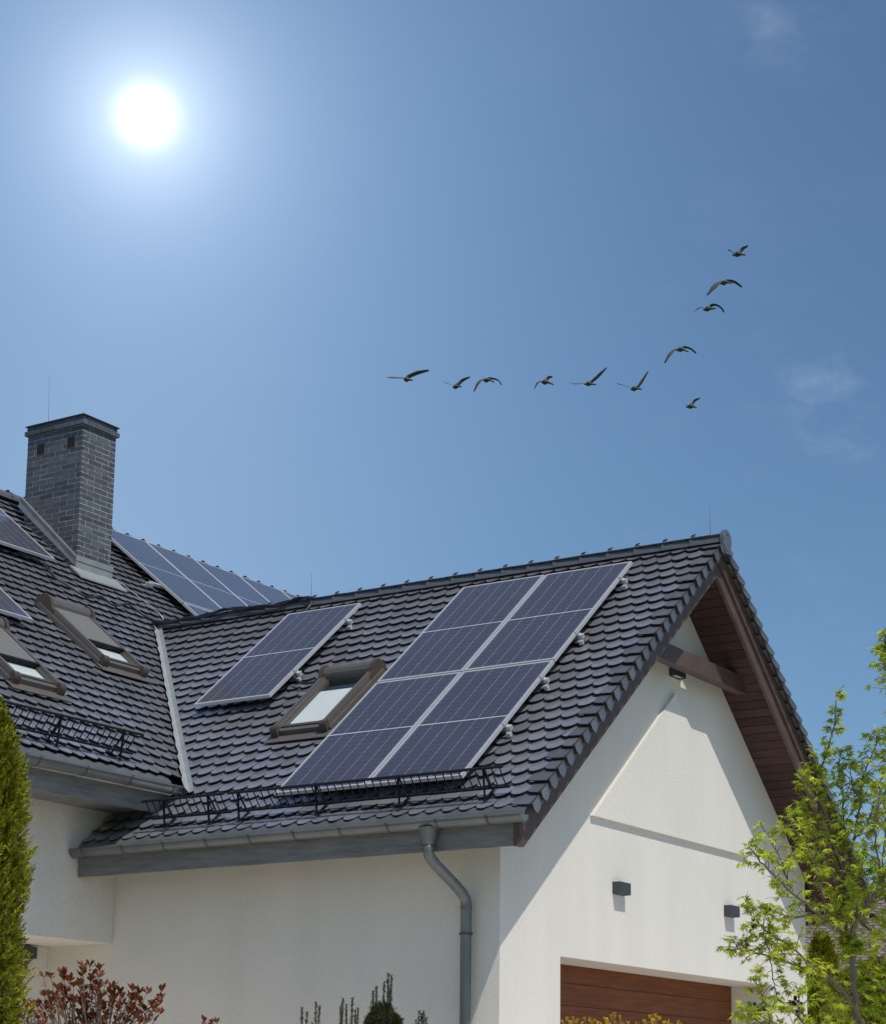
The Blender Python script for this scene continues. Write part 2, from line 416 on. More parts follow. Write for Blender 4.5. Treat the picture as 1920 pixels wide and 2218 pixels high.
# ---- walls
mb = MB(); zs = 6.632 + .012
zt = zs - T * YR
GX = -.6
mb.prism([(0, -.5), (1.077, -.5), (1.077, 2.397), (5.85, 2.397), (5.85, -.5), (W, -.5), (W, zt), (YR, zs), (0, zt)], (0, 0, 0), V((0, 1, 0)), V((0, 0, 1)), V((1, 0, 0)), GX, 0)
mb.box((-6.5, 0, -.5), (GX, .3, zt)); mb.box((-6.5, W - .3, -.5), (GX, W, zt))
# render panel standing proud of the gable
mb.prism([(1.644, 3.792), (2 * YR - 1.64, 3.792), (YR, 3.792 + .852 * (YR - 1.644))], (0, 0, 0), V((0, 1, 0)), V((0, 0, 1)), V((1, 0, 0)), -.01, .04)
mb.build('wall', PLASTER, house, fix=True)
mb = MB()
mb.box((-5.6, -9, 2.6), (-4.58, -.003, 4.53)); mb.box((-5.9, -9, -.5), (-5.46, -.003, 2.596))
mb.box((-12, -9, -.5), (-6.6, 13, 4.5))
mb.build('wall', PLASTER, house, fix=True)

# ---- gable timber
mb = MB()
def barge_poly(lo_off, hi_off, yl, zb):
    pass
zb = 6.529
def barge(sign):
    Yx = lambda y: y if sign > 0 else 2 * YR - y
    m1 = MB()
    p = [(-.60, 3.205), (-.49, 3.205), (YR - .0008, zb), (YR - .0008, zr - .045), (-.60, Z0 - T * .60 - .045)]
    m1.prism([(Yx(a), b) for a, b in p], (0, 0, 0), V((0, 1, 0)), V((0, 0, 1)), V((1, 0, 0)), .500, .538)
    o = m1.build('barge_board', WOOD, house, fix=True)
    m2 = MB(); lo = .235
    p = [(-.60, 3.205 if False else Z0 - T * .60 - lo), (YR - .0008, zr - lo), (YR - .0008, zr - .045), (-.60, Z0 - T * .60 - .045)]
    m2.prism([(Yx(a), b) for a, b in p], (0, 0, 0), V((0, 1, 0)), V((0, 0, 1)), V((1, 0, 0)), .5395, .564)
    m2.build('cover_board', WOOD, o, fix=True)
barge(1); barge(-1)
for F, sg in ((FWR, 1), (FBR, -1)):
    mb = MB(); s = s_e + .05
    while s < SRIDGE - .22:
        a, b = (.002, .498) if sg > 0 else (-.498, -.002)
        if sg > 0: mb.box((a, s, -.228), (b, s + .112, -.206))
        else: mb.box((a, s, -.228), (b, s + .112, -.206))
        s += .118
    put(mb, 'soffit', SOFF, F)
mb = MB(); hb = (6.632 - 5.53) / T
mb.prism([(YR - hb, 5.53), (YR + hb, 5.53), (YR + (6.632 - 5.715) / T, 5.715), (YR - (6.632 - 5.715) / T, 5.715)], (0, 0, 0), V((0, 1, 0)), V((0, 0, 1)), V((1, 0, 0)), .15, .268)
mb.build('tie_beam', WOOD, house, fix=True)

# ---- eaves: fascia, gutters, drip strips
mb = MB(); mb.box((-4.557, -.560, 3.215), (.498, -.53, 3.45)); mb.box((-4.557, -.565, 3.36), (.498, -.5605, 3.45))
mb.build('fascia', FASC, house)
mb = MB(); mb.box((-4.557, -.53, 3.218), (.498, -.50, 3.30)); mb.build('eave_batten', FASC, house)
mb = MB(); mb.box((-4.557, W + .53, 3.215), (.498, W + .56, 3.45)); mb.build('fascia', WOOD, house)
mb = MB(); mb.box((-3.97, -9, 3.868), (-3.935, .16, 4.10)); mb.box((-3.934, -9, 4.02), (-3.929, .16, 4.10)); mb.build('fascia', FASC, house)
mb = MB(); mb.box((-4.50, -9, 3.90), (-3.972, -.003, 3.915)); mb.build('eave_lining', FASC, house)
def gutter(p0, p1, out, r=.07, joints=.52, capend=(True, True), funnel=None):
    p0, p1 = V(p0), V(p1); d = (p1 - p0); Ln = d.length; d.normalize(); mb = MB(); n = 10
    def ring(rr, c, ext=0):
        # from the back rim (a=180deg) under to the front rim (a=360)
        return [c + out * (rr * math.cos(a)) + V((0, 0, rr * math.sin(a))) for a in [math.pi + math.pi * k / n for k in range(n + 1)]]
    def skin(c0, c1, rr, ri, prof=None):
        a, b, ai, bi = ring(rr, c0), ring(rr, c1), ring(ri, c0), ring(ri, c1)
        for k in range(n):
            mb.add([a[k], a[k + 1], b[k + 1], b[k]], [(0, 1, 2, 3)]); mb.add([ai[k], ai[k + 1], bi[k + 1], bi[k]], [(3, 2, 1, 0)])
            mb.add([a[k], a[k + 1], ai[k + 1], ai[k]], [(3, 2, 1, 0)]); mb.add([b[k], b[k + 1], bi[k + 1], bi[k]], [(0, 1, 2, 3)])
        mb.add([a[0], b[0], bi[0], ai[0]], [(0, 1, 2, 3)]); mb.add([a[n], b[n], bi[n], ai[n]], [(3, 2, 1, 0)])
    skin(p0, p1, r, r - .004)
    mb.tube([p0 + out * (r + .003) + V((0, 0, .004)), p1 + out * (r + .003) + V((0, 0, .004))], .010, 8)      # rolled front bead
    for e, c, sg in ((0, p0, 1), (1, p1, -1)):
        if capend[e]:
            a = ring(r + .004, c); mb.add(a + [v + d * sg * .012 for v in a], [tuple(range(n + 1)), tuple(range(2 * n + 1, n, -1))] + [(i, i + 1, n + 2 + i, n + 1 + i) for i in range(n)] + [(n, 0, n + 1, 2 * n + 1)])
    g = mb.build('gutter', ZINC, house, fix=True)
    t = .15
    while t < Ln - .05:
        m = MB(); c = p0 + d * t; n0 = n
        a, b = ring(r + .0045, c), ring(r + .0045, c + d * .022)
        for k in range(n): m.add([a[k], a[k + 1], b[k + 1], b[k]], [(0, 1, 2, 3)])
        m.box((-.011, -.002, -.004), (.011, .03, .012), frame(c + out * (r - .01) + V((0, 0, .004)) + d * .011, d, out))
        m.build('gutter_bracket', ZINCD, g)
        t += joints
    return g
gf = gutter((-4.555, -.632, 3.468), (.628, -.632, 3.468), V((0, -1, 0)))
gm = gutter((-3.825, .06, 4.130), (-3.825, -9, 4.130), V((1, 0, 0)), joints=.62)
gb = gutter((-4.5, W + .632, 3.468), (.60, W + .632, 3.468), V((0, 1, 0)))
mb = MB(); mb.prism([(-.52, 3.575), (-.575, 3.520), (-.60, 3.47), (-.592, 3.47), (-.567, 3.515), (-.52, 3.565)], (0, 0, 0), V((0, 1, 0)), V((0, 0, 1)), V((1, 0, 0)), -4.55, .6); mb.build('drip_strip', ZINC, house, fix=True)
mb = MB(); mb.prism([(XE - .03, 4.262), (XE + .03, 4.200), (XE + .045, 4.15), (XE + .037, 4.15), (XE + .02, 4.19), (XE - .03, 4.245)], (0, 0, 0), V((1, 0, 0)), V((0, 0, 1)), V((0, 1, 0)), -9, .04); mb.build('drip_strip', ZINC, house, fix=True)
# ---- downpipes
def downpipe(x, y0, sg):
    mb = MB(); y = lambda v: y0 + sg * v
    pts = [(x - .055, y(-.632), 3.30), (x - .055, y(-.632), 3.20)]
    a = V((x - .055, y(-.632), 3.20)); b = V((x, y(-.095), 2.80))
    k1 = V((x - .055, y(-.632), 3.10)); k2 = V((x, y(-.095), 2.92))
    for i in range(1, 12):
        t = i / 12; mtx = 1 - t
        # two rounded elbows joined by a straight run
        p = a * mtx ** 3 + k1 * 3 * mtx * mtx * t + k2 * 3 * mtx * t * t + b * t ** 3; pts.append(p)
    pts += [b, V((x, y(-.095), 2.0)), V((x, y(-.095), -.5))]
    mb.tube(pts, .050, 20)
    o = mb.build('downpipe', ZINC, house, smooth=True)
    f = MB(); f.tube([(x - .055, y(-.632), 3.415), (x - .055, y(-.632), 3.375), (x - .055, y(-.632), 3.275), (x - .055, y(-.632), 3.262)], [.092, .086, .056, .054], 20, cap=False)
    f.build('outlet_funnel', ZINC, o, smooth=True)
    for z in (2.515, .9):
        c = MB(); c.tube([(x, y(-.095), z), (x, y(-.095), z + .022)], .056, 20); c.box((x - .068, y(-.095) - .008, z + .002), (x + .068, y(-.095) + .008, z + .02)); c.box((x - .008, min(y(-.05), y(0)), z + .004), (x + .008, max(y(-.05), y(0)), z + .018))
        c.build('pipe_clamp', ZINCD, o)
    for p in (V((x - .055, y(-.632), 3.215)), V((x, y(-.095), 2.74))):
        c = MB(); c.tube([p, p + V((0, 0, .03))], .0535, 20); c.build('pipe_sleeve', ZINC, o, smooth=False)
    return o
downpipe(-.295, 0, 1); downpipe(-.35, W, -1)

# ---- garage door
mb = MB(); zl = [2.5, 2.219, 1.999, 1.60, 1.38, .98, .76, .36, .14, -.5]
for i, (a, b) in enumerate(zip(zl, zl[1:])):
    g = .010 if i % 2 == 1 else .005
    mb.box((-.53, 1.0, b + .0), (-.50, 5.9, a)); mb.box((-.50, 1.0, b + g / 2), (-.49, 5.9, a - g / 2))
mb.build('garage_door', DOOR, house)

# ---- chimney
cx0, cx1, cy0, cy1 = -9.085, -8.115, 2.876, 3.49
ch = empty('chimney'); ch.parent = house
mb = MB(); mb.box((cx0 + .0012, cy0 + .0012, 7.3), (cx1 - .0012, cy1 - .0012, 9.70)); mb.build('mortar_core', MORT, ch)
mb = MB(); row = .0698; zc = 7.45; r = 0; rnd = random.Random(9)
holes = [(-8.92, -8.785), (-8.385, -8.25)]
def inhole(a, b, z):
    return any(a < h1 - .01 and b > h0 + .01 for h0, h1 in holes) and 9.36 < z + row / 2 < 9.505
while zc < 9.575 - .001:
    z1 = zc + row - .011
    offx = .125 if r % 2 else 0
    xx = [cx0] + [cx0 + offx + .25 * k for k in range(0, 6) if cx0 + .03 < cx0 + offx + .25 * k < cx1 - .03] + [cx1]
    for a, b in zip(xx, xx[1:]):
        segs = [(a, b)]
        if 9.36 < zc + row / 2 < 9.505:
            for h0, h1 in holes:
                ns = []
                for p, q in segs:
                    if q <= h0 or p >= h1: ns.append((p, q)); continue
                    if p < h0 - .02: ns.append((p, h0))
                    if q > h1 + .02: ns.append((h1, q))
                segs = ns
        for p, q in segs:
            j = rnd.uniform(0, .003)
            mb.box((p + (.0045 if p > cx0 else 0), cy0 - j, zc), (q - (.0045 if q < cx1 else 0), cy0 + .05, z1))
            mb.box((p + (.0045 if p > cx0 else 0), cy1 - .05, zc), (q - (.0045 if q < cx1 else 0), cy1 + j, z1))
    yy = [cy0 + .052] + [cy0 + (0 if r % 2 else .125) + .25 * k for k in range(1, 3) if cy0 + (0 if r % 2 else .125) + .25 * k < cy1 - .08] + [cy1 - .052]
    if r % 2 == 0: yy.insert(1, cy0 + .125)
    for a, b in zip(yy, yy[1:]):
        j = rnd.uniform(0, .003)
        for xs, sg in ((cx1, 1), (cx0, -1)):
            lo, hi = (xs - .05, xs + j) if sg > 0 else (xs - j, xs + .05)
            mb.box((lo, a + (.0045 if a > cy0 + .06 else 0), zc), (hi, b - (.0045 if b < cy1 - .06 else 0), z1))
    zc += row; r += 1
# corbel band and top course
def band(z0_, z1_, e, w=.25, ph=0):
    xs = [cx0 - e] + [cx0 + ph + w * k for k in range(0, 6) if cx0 + .05 < cx0 + ph + w * k < cx1 - .05] + [cx1 + e]
    for a, b in zip(xs, xs[1:]):
        mb.box((a + (.004 if a > cx0 else 0), cy0 - e, z0_), (b - (.004 if b < cx1 else 0), cy0 + .05, z1_)); mb.box((a + .002, cy1 - .05, z0_), (b - .002, cy1 + e, z1_))
    ys_ = [cy0 + .052, cy0 + .2, cy0 + .45, cy1 - .052]
    for a, b in zip(ys_, ys_[1:]):
        mb.box((cx1 - .05, a + .004, z0_), (cx1 + e, b - .004, z1_)); mb.box((cx0 - e, a, z0_), (cx0 + .05, b, z1_))
band(zc + .001, zc + .058, .035); band(zc + .066, zc + .122, .012, ph=.12)
mb.build('brickwork', BRICK, ch)
mb = MB(); mb.box((cx0 + .004, cy0 + .004, zc + .06), (cx1 - .004, cy1 - .004, zc + .064)); mb.box((cx0 - .035, cy0 - .035, zc + .124), (cx1 + .035, cy1 + .035, zc + .134)); mb.build('cap', ZINCD, ch)
for h0, h1 in holes:
    mb = MB(); mb.box((h0 + .001, cy0 - .0005, 9.336), (h1 - .001, cy0 + .001, 9.472)); mb.build('vent_shade_plate', UNDER, ch)  # flat black plate, the shade inside the vent hole painted on
    mb = MB(); mb.box((h0, cy0 - .004, 9.325), (h1, cy0 - .0006, 9.336)); mb.build('vent_sill', SKYC, ch)
mb = MB()   # flashing: front apron, sloping side flashing, back
zf = ZM - TM * cx1
mb.box((cx1 + .0035, cy0 - .03, zf - .03), (cx1 + .018, cy1 + .03, 7.86)); mb.box((cx1 + .018, cy0 - .035, 7.79), (cx1 + .026, cy1 + .035, 7.862))
mb.prism([(0, 0), (.20, -.20 * TM), (.20, -.20 * TM + .02), (0, .03)], (cx1, 0, zf + .03), V((1, 0, 0)), V((0, 0, 1)), V((0, 1, 0)), cy0 - .12, cy1 + .12)
mb.prism([(cx0 - .10, 8.67), (cx1 + .02, 7.70), (cx1 + .02, 7.845), (cx0 - .05, 8.80)], (0, 0, 0), V((1, 0, 0)), V((0, 0, 1)), V((0, 1, 0)), cy0 - .02, cy0 - .0045)
mb.prism([(cx0 - .02, 8.75), (cx1 + .02, 7.815), (cx1 + .02, 7.845), (cx0 - .05, 8.80)], (0, 0, 0), V((1, 0, 0)), V((0, 0, 1)), V((0, 1, 0)), cy0 - .03, cy0 - .0205)
mb.build('chimney_flashing', FLASH, ch, fix=True)

# ---- skylights (local frame: u right, s up the slope, n out)
def skylight(F, u, s, shutter):
    root = empty('skylight'); root.parent = house
    root.matrix_local = F @ Matrix.Translation((u, s, 0.0)) @ Matrix.Diagonal((.92 if shutter else .90, .86 if shutter else .82, 1, 1))
    w, L_ = .78, 1.55
    ex, ey, ez = V((1, 0, 0)), V((0, 1, 0)), V((0, 0, 1))
    mb = MB()
    for x0 in (.0, w - .085):
        mb.box((x0, .05, .0), (x0 + .085, 1.42, .098)); mb.box((x0 + .010, .06, .098), (x0 + .048, 1.42, .118)); mb.box((x0 + .060, .06, .098), (x0 + .080, 1.42, .110)); mb.box((x0 - .028, .02, 0), (x0 - .002, 1.5, .055)) if x0 == 0 else mb.box((x0 + .087, .02, 0), (x0 + .113, 1.5, .055))
    mb.box((.086, .02, .0), (w - .086, .10, .07)); mb.box((.086, .012, .0), (w - .086, .019, .045))
    mb.build('window_frame', SKYF, root)
    for x0 in (-.006, w - .091):     # rounded brown end caps
        m = MB(); pr = [(-.03, 0), (.06, 0), (.06, .126)] + [(-.03 + .06 - .06 * math.sin(a), .062 + .066 * math.cos(a)) for a in [math.pi / 2 * k / 6 for k in range(0, 7)]]
        m.prism(pr, (x0, 0, 0), ey, ez, ex, 0, .097); m.build('end_cap', SKYC, root, fix=True)
    m = MB()
    for a, b in (((.086, .101, .03), (.125, 1.34, .085)), ((w - .125, .101, .03), (w - .086, 1.34, .085)), ((.126, .101, .03), (w - .126, .15, .085))): m.box(a, b)
    m.build('sash', mat_sash, root)
    hp = [(1.30, .0), (1.58, .0), (1.58, .06), (1.55, .12), (1.50, .158), (1.44, .175), (1.38, .168), (1.335, .14), (1.315, .11)]
    m = MB(); m.prism(hp, (0, 0, 0), ey, ez, ex, .05, w - .05); m.build('shutter_box', SKYF, root, fix=True)
    cp = [(1.20, .105), (1.20, 0), (1.585, .0), (1.59, .07), (1.56, .13), (1.51, .172), (1.44, .19), (1.375, .182), (1.32, .15), (1.28, .12)]
    for x0 in (-.006, w - .044):
        m = MB(); m.prism(cp, (x0, 0, 0), ey, ez, ex, 0, .05); m.build('end_cap', SKYC, root, fix=True)
    m = MB(); m.box((.126, .151, .060), (w - .126, 1.31, .066)); m.build('pane', PANE, root)
    m = MB(); m.box((.10, .10, .002), (w - .10, 1.33, .012)); m.build('dark_backing', DARKBK, root)  # dark green sheet below the glass, showing above the pale one
    m = MB(); m.box((.13, .152, .050), (w - .13, 1.04 if not shutter else .48, .055)); m.build('pale_backing', PALEBK, root)  # pale sheet under the lower part of the glass
    if shutter:
        m = MB(); y = .50; k = 0
        while y < 1.32:
            m.prism([(y, .100), (y + .004, .110), (y + .016, .110), (y + .0195, .100)], (0, 0, 0), ey, ez, ex, .087, w - .087); y += .022
        m.build('shutter', SHUT, root, fix=True)
        m = MB(); m.box((.087, .455, .075), (w - .087, .497, .118)); m.build('shutter_bar', BLACK, root)
    m = MB(); m.prism([(-.15, .016), (.02, .012), (.02, .022), (-.15, .024)], (0, 0, 0), ey, ez, ex, -.06, w + .06); m.build('apron', SKYF, root, fix=True)
    return root
mat_sash = mat('dark_sash', (.11, .10, .09), .4, metal=.3)
SU = -3.195
p = loc(FWR, (SU, .663, 4.677)); skylight(FWR, SU - .05, p.y + .15, False)
pb = loc(FMR, (-5.757, .96, 5.83)); skylight(FMR, .955, pb.y + .03, True)
pa = loc(FMR, (-4.90, -1.2, 5.14)); skylight(FMR, -1.215, pa.y + .03, True)

# ------------------------------------------------------------------ solar panels
def make_panel():
    r = empty('solar_panel'); fr = .024; h = .035
    m = MB(); m.box((0, 0, 0), (fr, PH, h)); m.box((PW - fr, 0, 0), (PW, PH, h)); m.box((fr, 0, 0), (PW - fr, fr, h)); m.box((fr, PH - fr, 0), (PW - fr, PH, h)); m.build('frame', ALU, r)
    m = MB(); m.box((fr, fr, .024), (PW - fr, PH - fr, h - .002)); m.build('cell_sheet', CELLS, r)
    m = MB(); m.box((fr, fr, .018), (PW - fr, PH - fr, .0235)); m.build('back_sheet', BLIND2, r)
    return r
BLIND2 = mat('panel_back', (.5, .5, .5), .7)
proto = make_panel(); used = [False]
def panel(F, u, s, n, label, group):
    r = proto if not used[0] else copy_tree(proto); used[0] = True
    r.matrix_world = F @ Matrix.Translation((u, s, n)) @ Matrix.Rotation(math.radians(random.uniform(-.12, .12)), 4, 'X')
    tag(r, label, 'solar panel', group); return r
n0 = .095; sh = .11
g1 = 'solar panels on the garage roof'; g2 = 'solar panels on the main roof'
panel(FWR, -4.778, 1.7555 + sh, n0, 'single solar panel standing apart left of the garage skylight', g1)
for i, (cx, lx) in enumerate(((-2.3247, 'left'), (-2.3247 + PW + .02, 'right'))):
    for j, ly in enumerate(('lower', 'upper')):
        panel(FWR, cx, -.41 + sh + j * (PH + .02), n0, {('left', 'lower'): 'bottom left panel of the block of four, touching the skylight side', ('right', 'lower'): 'bottom right panel of the block of four, nearest gutter and gable',
            ('left', 'upper'): 'top left panel of the block of four, above the garage skylight', ('right', 'upper'): 'top right panel of the block of four, nearest ridge and gable'}[(lx, ly)], g1)
def mrs(x, z_off=0): return (XE - x) / CM
sb1 = mrs(-7.80)
panel(FMR, 1.215, loc(FMR, (-7.875, 2, 7.628)).y, n0, 'dark solar panel cut by the photo edge just left of the chimney', g2)
panel(FMR, -.845, loc(FMR, (-6.118, 0, 6.198)).y, n0, 'dark solar panel corner above the leftmost shuttered skylight', g2)
panel(FMR, -2.91, loc(FMR, (-4.376, -1.86, 4.782)).y, n0, 'bare corner of a solar panel above the left end of the main snow guard', g2)
sf = loc(FMR, (-7.855, 4.66, 7.61)).y
names = ['first', 'second', 'third', 'fourth', 'fifth', 'last']
for i in range(6):
    u = 4.66 + i * 1.05
    panel(FMR, u, sf + .03, n0, {0: 'pale solar panel in the upper row right beside the chimney', 1: 'second pale panel from the chimney in the upper row behind the ridge', 2: 'third pale panel from the chimney in the upper row', 3: 'fourth pale panel from the chimney in the upper row',
        4: 'fifth pale panel from the chimney, narrowing behind the garage ridge', 5: 'rightmost sliver of the pale upper panel row behind the garage ridge'}[i], g2)
panel(FMR, 4.66, sf - PH + .008, n0, 'panel tip of the lower row showing just above the garage ridge', g2)

# rails
def rail(F, u0, u1, s, label, pr=.068):
    M = F @ Matrix.Translation((u0, s, .055)); r = empty('mounting_rail', M, label, 'mounting rail', 'aluminium rails under the solar panels')
    L_ = u1 - u0 + pr
    m = MB(); m.box((-.02, -.02, 0), (L_, .02, .012)); m.box((-.02, -.02, .026), (L_, .02, .038)); m.box((-.02, -.006, .012), (L_, .006, .026)); m.build('profile', ALU, r)
    m = MB(); m.box((L_ - pr + .002, -.022, .038), (L_ - pr + .032, .022, .046)); m.box((L_ - pr + .002, -.022, .046), (L_ - pr + .008, .022, .078)); m.box((L_ - pr - .012, -.022, .0765), (L_ - pr + .008, .022, .0805)); m.tube([(L_ - pr + .02, 0, .046), (L_ - pr + .02, 0, .066)], .008, 6); m.build('end_clamp', ALU, r)
    for x in (.25, L_ / 2, L_ - .02):
        m = MB(); m.box((x - .02, -.075, -.045), (x + .02, -.021, -.005)); m.box((x - .02, -.03, -.045), (x + .02, -.021, .03)); m.build('roof_hook', ALU, r)
    return r
xR = -2.3247 + 2 * PW + .02
for s, w_ in ((3.62, 'top'), (2.41, 'second'), (1.51, 'third'), (.62, 'bottom')):
    rail(FWR, -2.3247, xR, s, {'top': 'topmost rail end at the right edge of the four panel block', 'second': 'rail end a third of the way down the four panel block', 'third': 'rail end just below the seam of the four panel block', 'bottom': 'lowest rail end of the four panel block, near the snow guard'}[w_])
rail(FWR, -4.778, -4.778 + PW, 3.62, 'upper rail end of the single panel beside the skylight'); rail(FWR, -4.778, -4.778 + PW, 2.42, 'lower rail end of the single panel, with a cable to the skylight')
m = MB(); Mx = FMR @ Matrix.Translation((4.47, loc(FMR, (-8.31, 4.56, 7.91)).y, .05)); r = empty('mounting_rail', Mx, 'rail end under the pale panels right of the chimney', 'mounting rail', 'aluminium rails under the solar panels')
m.box((0, -.025, 0), (5.5, .025, .04)); m.build('profile', ALU, r); m = MB(); m.box((-.09, -.05, -.02), (.05, -.026, .03)); m.box((-.16, -.05, -.025), (-.091, -.03, -.015)); m.build('roof_hook', ALU, r)

# ------------------------------------------------------------------ snow guards
def snow_guard(F, u0, u1, sc_, feet, label, zt_=.262, step=.085):
    root = empty('snow_guard', F @ Matrix.Translation((u0, sc_, 0)), label, 'snow guard', 'black snow guards above the gutters')
    Ln = u1 - u0
    for s_, n_, w_, nm in ((0, zt_, .03, 'top_rail'), (-.005, .062, .026, 'bottom_rail')):
        m = MB(); m.box((0 if nm == 'top_rail' else .03, s_ - .013, n_ - .005), (Ln, s_ + .013, n_ + .012)); m.build(nm, BLACK, root)
    m = MB()
    pp = [(0, 0, zt_ - .005), (0, -.008, zt_ * .6), (0, -.003, .066)]
    for a, b in zip(pp, pp[1:]): m.bar(a, b, .007, .009, V((1, 0, 0)))
    first = m.build('bar', BLACK, root)
    x = .05; k = 0
    while x < Ln - .02:
        o = first if k == 0 else first.copy()
        if k: col.objects.link(o); o.parent = root
        o.location = (x, 0, 0); x += step; k += 1
    for fu in feet:
        m = MB(); x = fu - u0
        m.bar((x, .02, zt_ + .012), (x, -.145, .022), .028, .006, V((1, 0, 0)))
        m.bar((x + .012, .004, zt_), (x + .012, .010, .02), .022, .006, V((1, 0, 0)))
        m.bar((x, -.165, .030), (x, .09, .018), .028, .005, V((0, 0, 1)))
        m.build('bracket', BLACK, root)
    return root
sg = -.46
snow_guard(FWR, -3.80, -2.765, sg, (-3.53, -2.975), 'short snow guard under the main eave, left of the long one')
snow_guard(FWR, -2.72, .34, sg, (-2.61, -1.695, -.771, .132), 'long snow guard running below the four solar panels')
sm = loc(FMR, (-4.05, 0, ZM + TM * 4.05)).y + .07
snow_guard(FMR, -4.2, -.40, sm, (-3.3, -2.42, -1.536, -.665), 'snow guard on the main roof above the left gutter', zt_=.285)

# ------------------------------------------------------------------ lamps
def wall_lamp(p, label, rz=0):
    r = empty('wall_lamp', Matrix.Translation(p) @ Matrix.Rotation(rz, 4, 'Z'), label, 'wall lamp', 'box shaped wall lamps')
    m = MB(); e = .006
    m.box((.0, 0, .0), (.085, e, .118)); m.box((.0, .226 - e, 0), (.085, .226, .118)); m.box((.079, e, 0), (.085, .226 - e, .118)); m.box((0, e, .0), (.006, .226 - e, .118)); m.box((.006, e, .085), (.079, .226 - e, .09))
    m.build('housing', LAMP, r)
    m = MB(); m.box((.006, e, .012), (.079, .226 - e, .018)); m.build('diffuser', LENS, r)
wall_lamp((.001, 2.098, 3.078), 'grey box lamp on the gable above the garage door, left of the pair')
wall_lamp((.001, 4.64, 3.078), 'grey box lamp on the gable beside the maple, right of the pair')
wall_lamp((.001, 3.375, 5.505), 'grey box lamp high in the gable under the tie beam')
wall_lamp((-5.459, -.47, 2.46), 'black lamp under the jutting upper storey behind the hedge tree')

# ------------------------------------------------------------------ cables, rods
def smoothpts(pts, n=6):
    out = []; P = [V(p) for p in pts]; P = [P[0]] + P + [P[-1]]
    for i in range(1, len(P) - 2):
        for k in range(n):
            t = k / n; a, b, c, d = P[i - 1], P[i], P[i + 1], P[i + 2]
            out.append(.5 * ((2 * b) + (c - a) * t + (2 * a - 5 * b + 4 * c - d) * t * t + (3 * b - a - 3 * c + d) * t ** 3))
    return out + [P[-2]]
def tagobj(mb, name, m, label, cat, group=None, smooth=True, kind=None):
    o = mb.build(name, m, None, smooth=smooth); b = V(mb.v[0]); return tag(o, label, cat, group, kind)
cab = [(-7.95, 1.7, 7.60), (-7.92, 1.89, 7.57), (-7.86, 2.04, 7.52), (-7.6, 1.96, 7.31), (-7.45, 2.07, 7.19), (-7.3, 2.24, 7.07), (-7.44, 2.64, 7.18), (-7.3, 2.72, 7.07), (-7.46, 3.15, 7.20), (-7.3, 3.25, 7.07), (-7.22, 3.37, 7.01)]
mb = MB(); mb.tube(smoothpts(cab), .016, 8); tagobj(mb, 'cable', CABLE, 'black cable snaking down the main roof from the chimney to the valley', 'cable')
c2 = [(-7.24, 3.36, 7.01), (-7.0, 3.32, 6.99), (-6.6, 3.31, 6.97), (-6.2, 3.315, 7.0), (-5.9, 3.33, 7.02), (-5.4, 3.31, 6.97), (-5.05, 3.33, 7.0), (-4.78, 3.33, 7.01), (-4.66, 3.26, 6.95), (-4.62, 3.16, 6.83), (-4.72, 3.02, 6.66), (-4.8, 2.9, 6.55)]
mb = MB(); c2 = [(a_, b_, c_ - .03) for a_, b_, c_ in c2]; mb.tube(smoothpts(c2), .017, 8); mb.tube([p + V((.05, -.04, -.015 + .02 * math.sin(i * .7))) for i, p in enumerate(smoothpts(c2[:9]))], .012, 6)
tagobj(mb, 'cable', CABLE, 'black cable along the garage ridge, curling down under the single panel', 'cable')
mb = MB(); mb.tube(smoothpts([(-3.70, 1.72, 5.58), (-3.5, 1.62, 5.47), (-3.25, 1.60, 5.47)]), .014, 8); tagobj(mb, 'cable', CABLE, 'short black cable from the single panel to the skylight', 'cable')
mb = MB(); mb.tube([(-8.10, 3.60, 7.72), (-7.48, 3.76, 7.22), (-7.35, 3.7, 7.11)], .005, 5); tagobj(mb, 'wire', ALU, 'thin silver lightning wire below the chimney', 'wire')
for (b_, t_, lab) in (((-9.05, 3.2, 9.70), (-9.09, 3.2, 10.56), 'thin lightning rod on top of the chimney'), ((-4.80, YR, 7.0), (-4.808, YR, 7.30), 'thin lightning rod on the ridge above the single panel'),
                      ((.469, YR, 7.0), (.465, YR, 7.335), 'thin lightning rod on the ridge by the gable end')):
    mb = MB(); mb.tube([b_, t_], [.0024, .0015], 6); tagobj(mb, 'lightning_rod', ZINCD, lab, 'lightning rod', 'thin lightning rods')

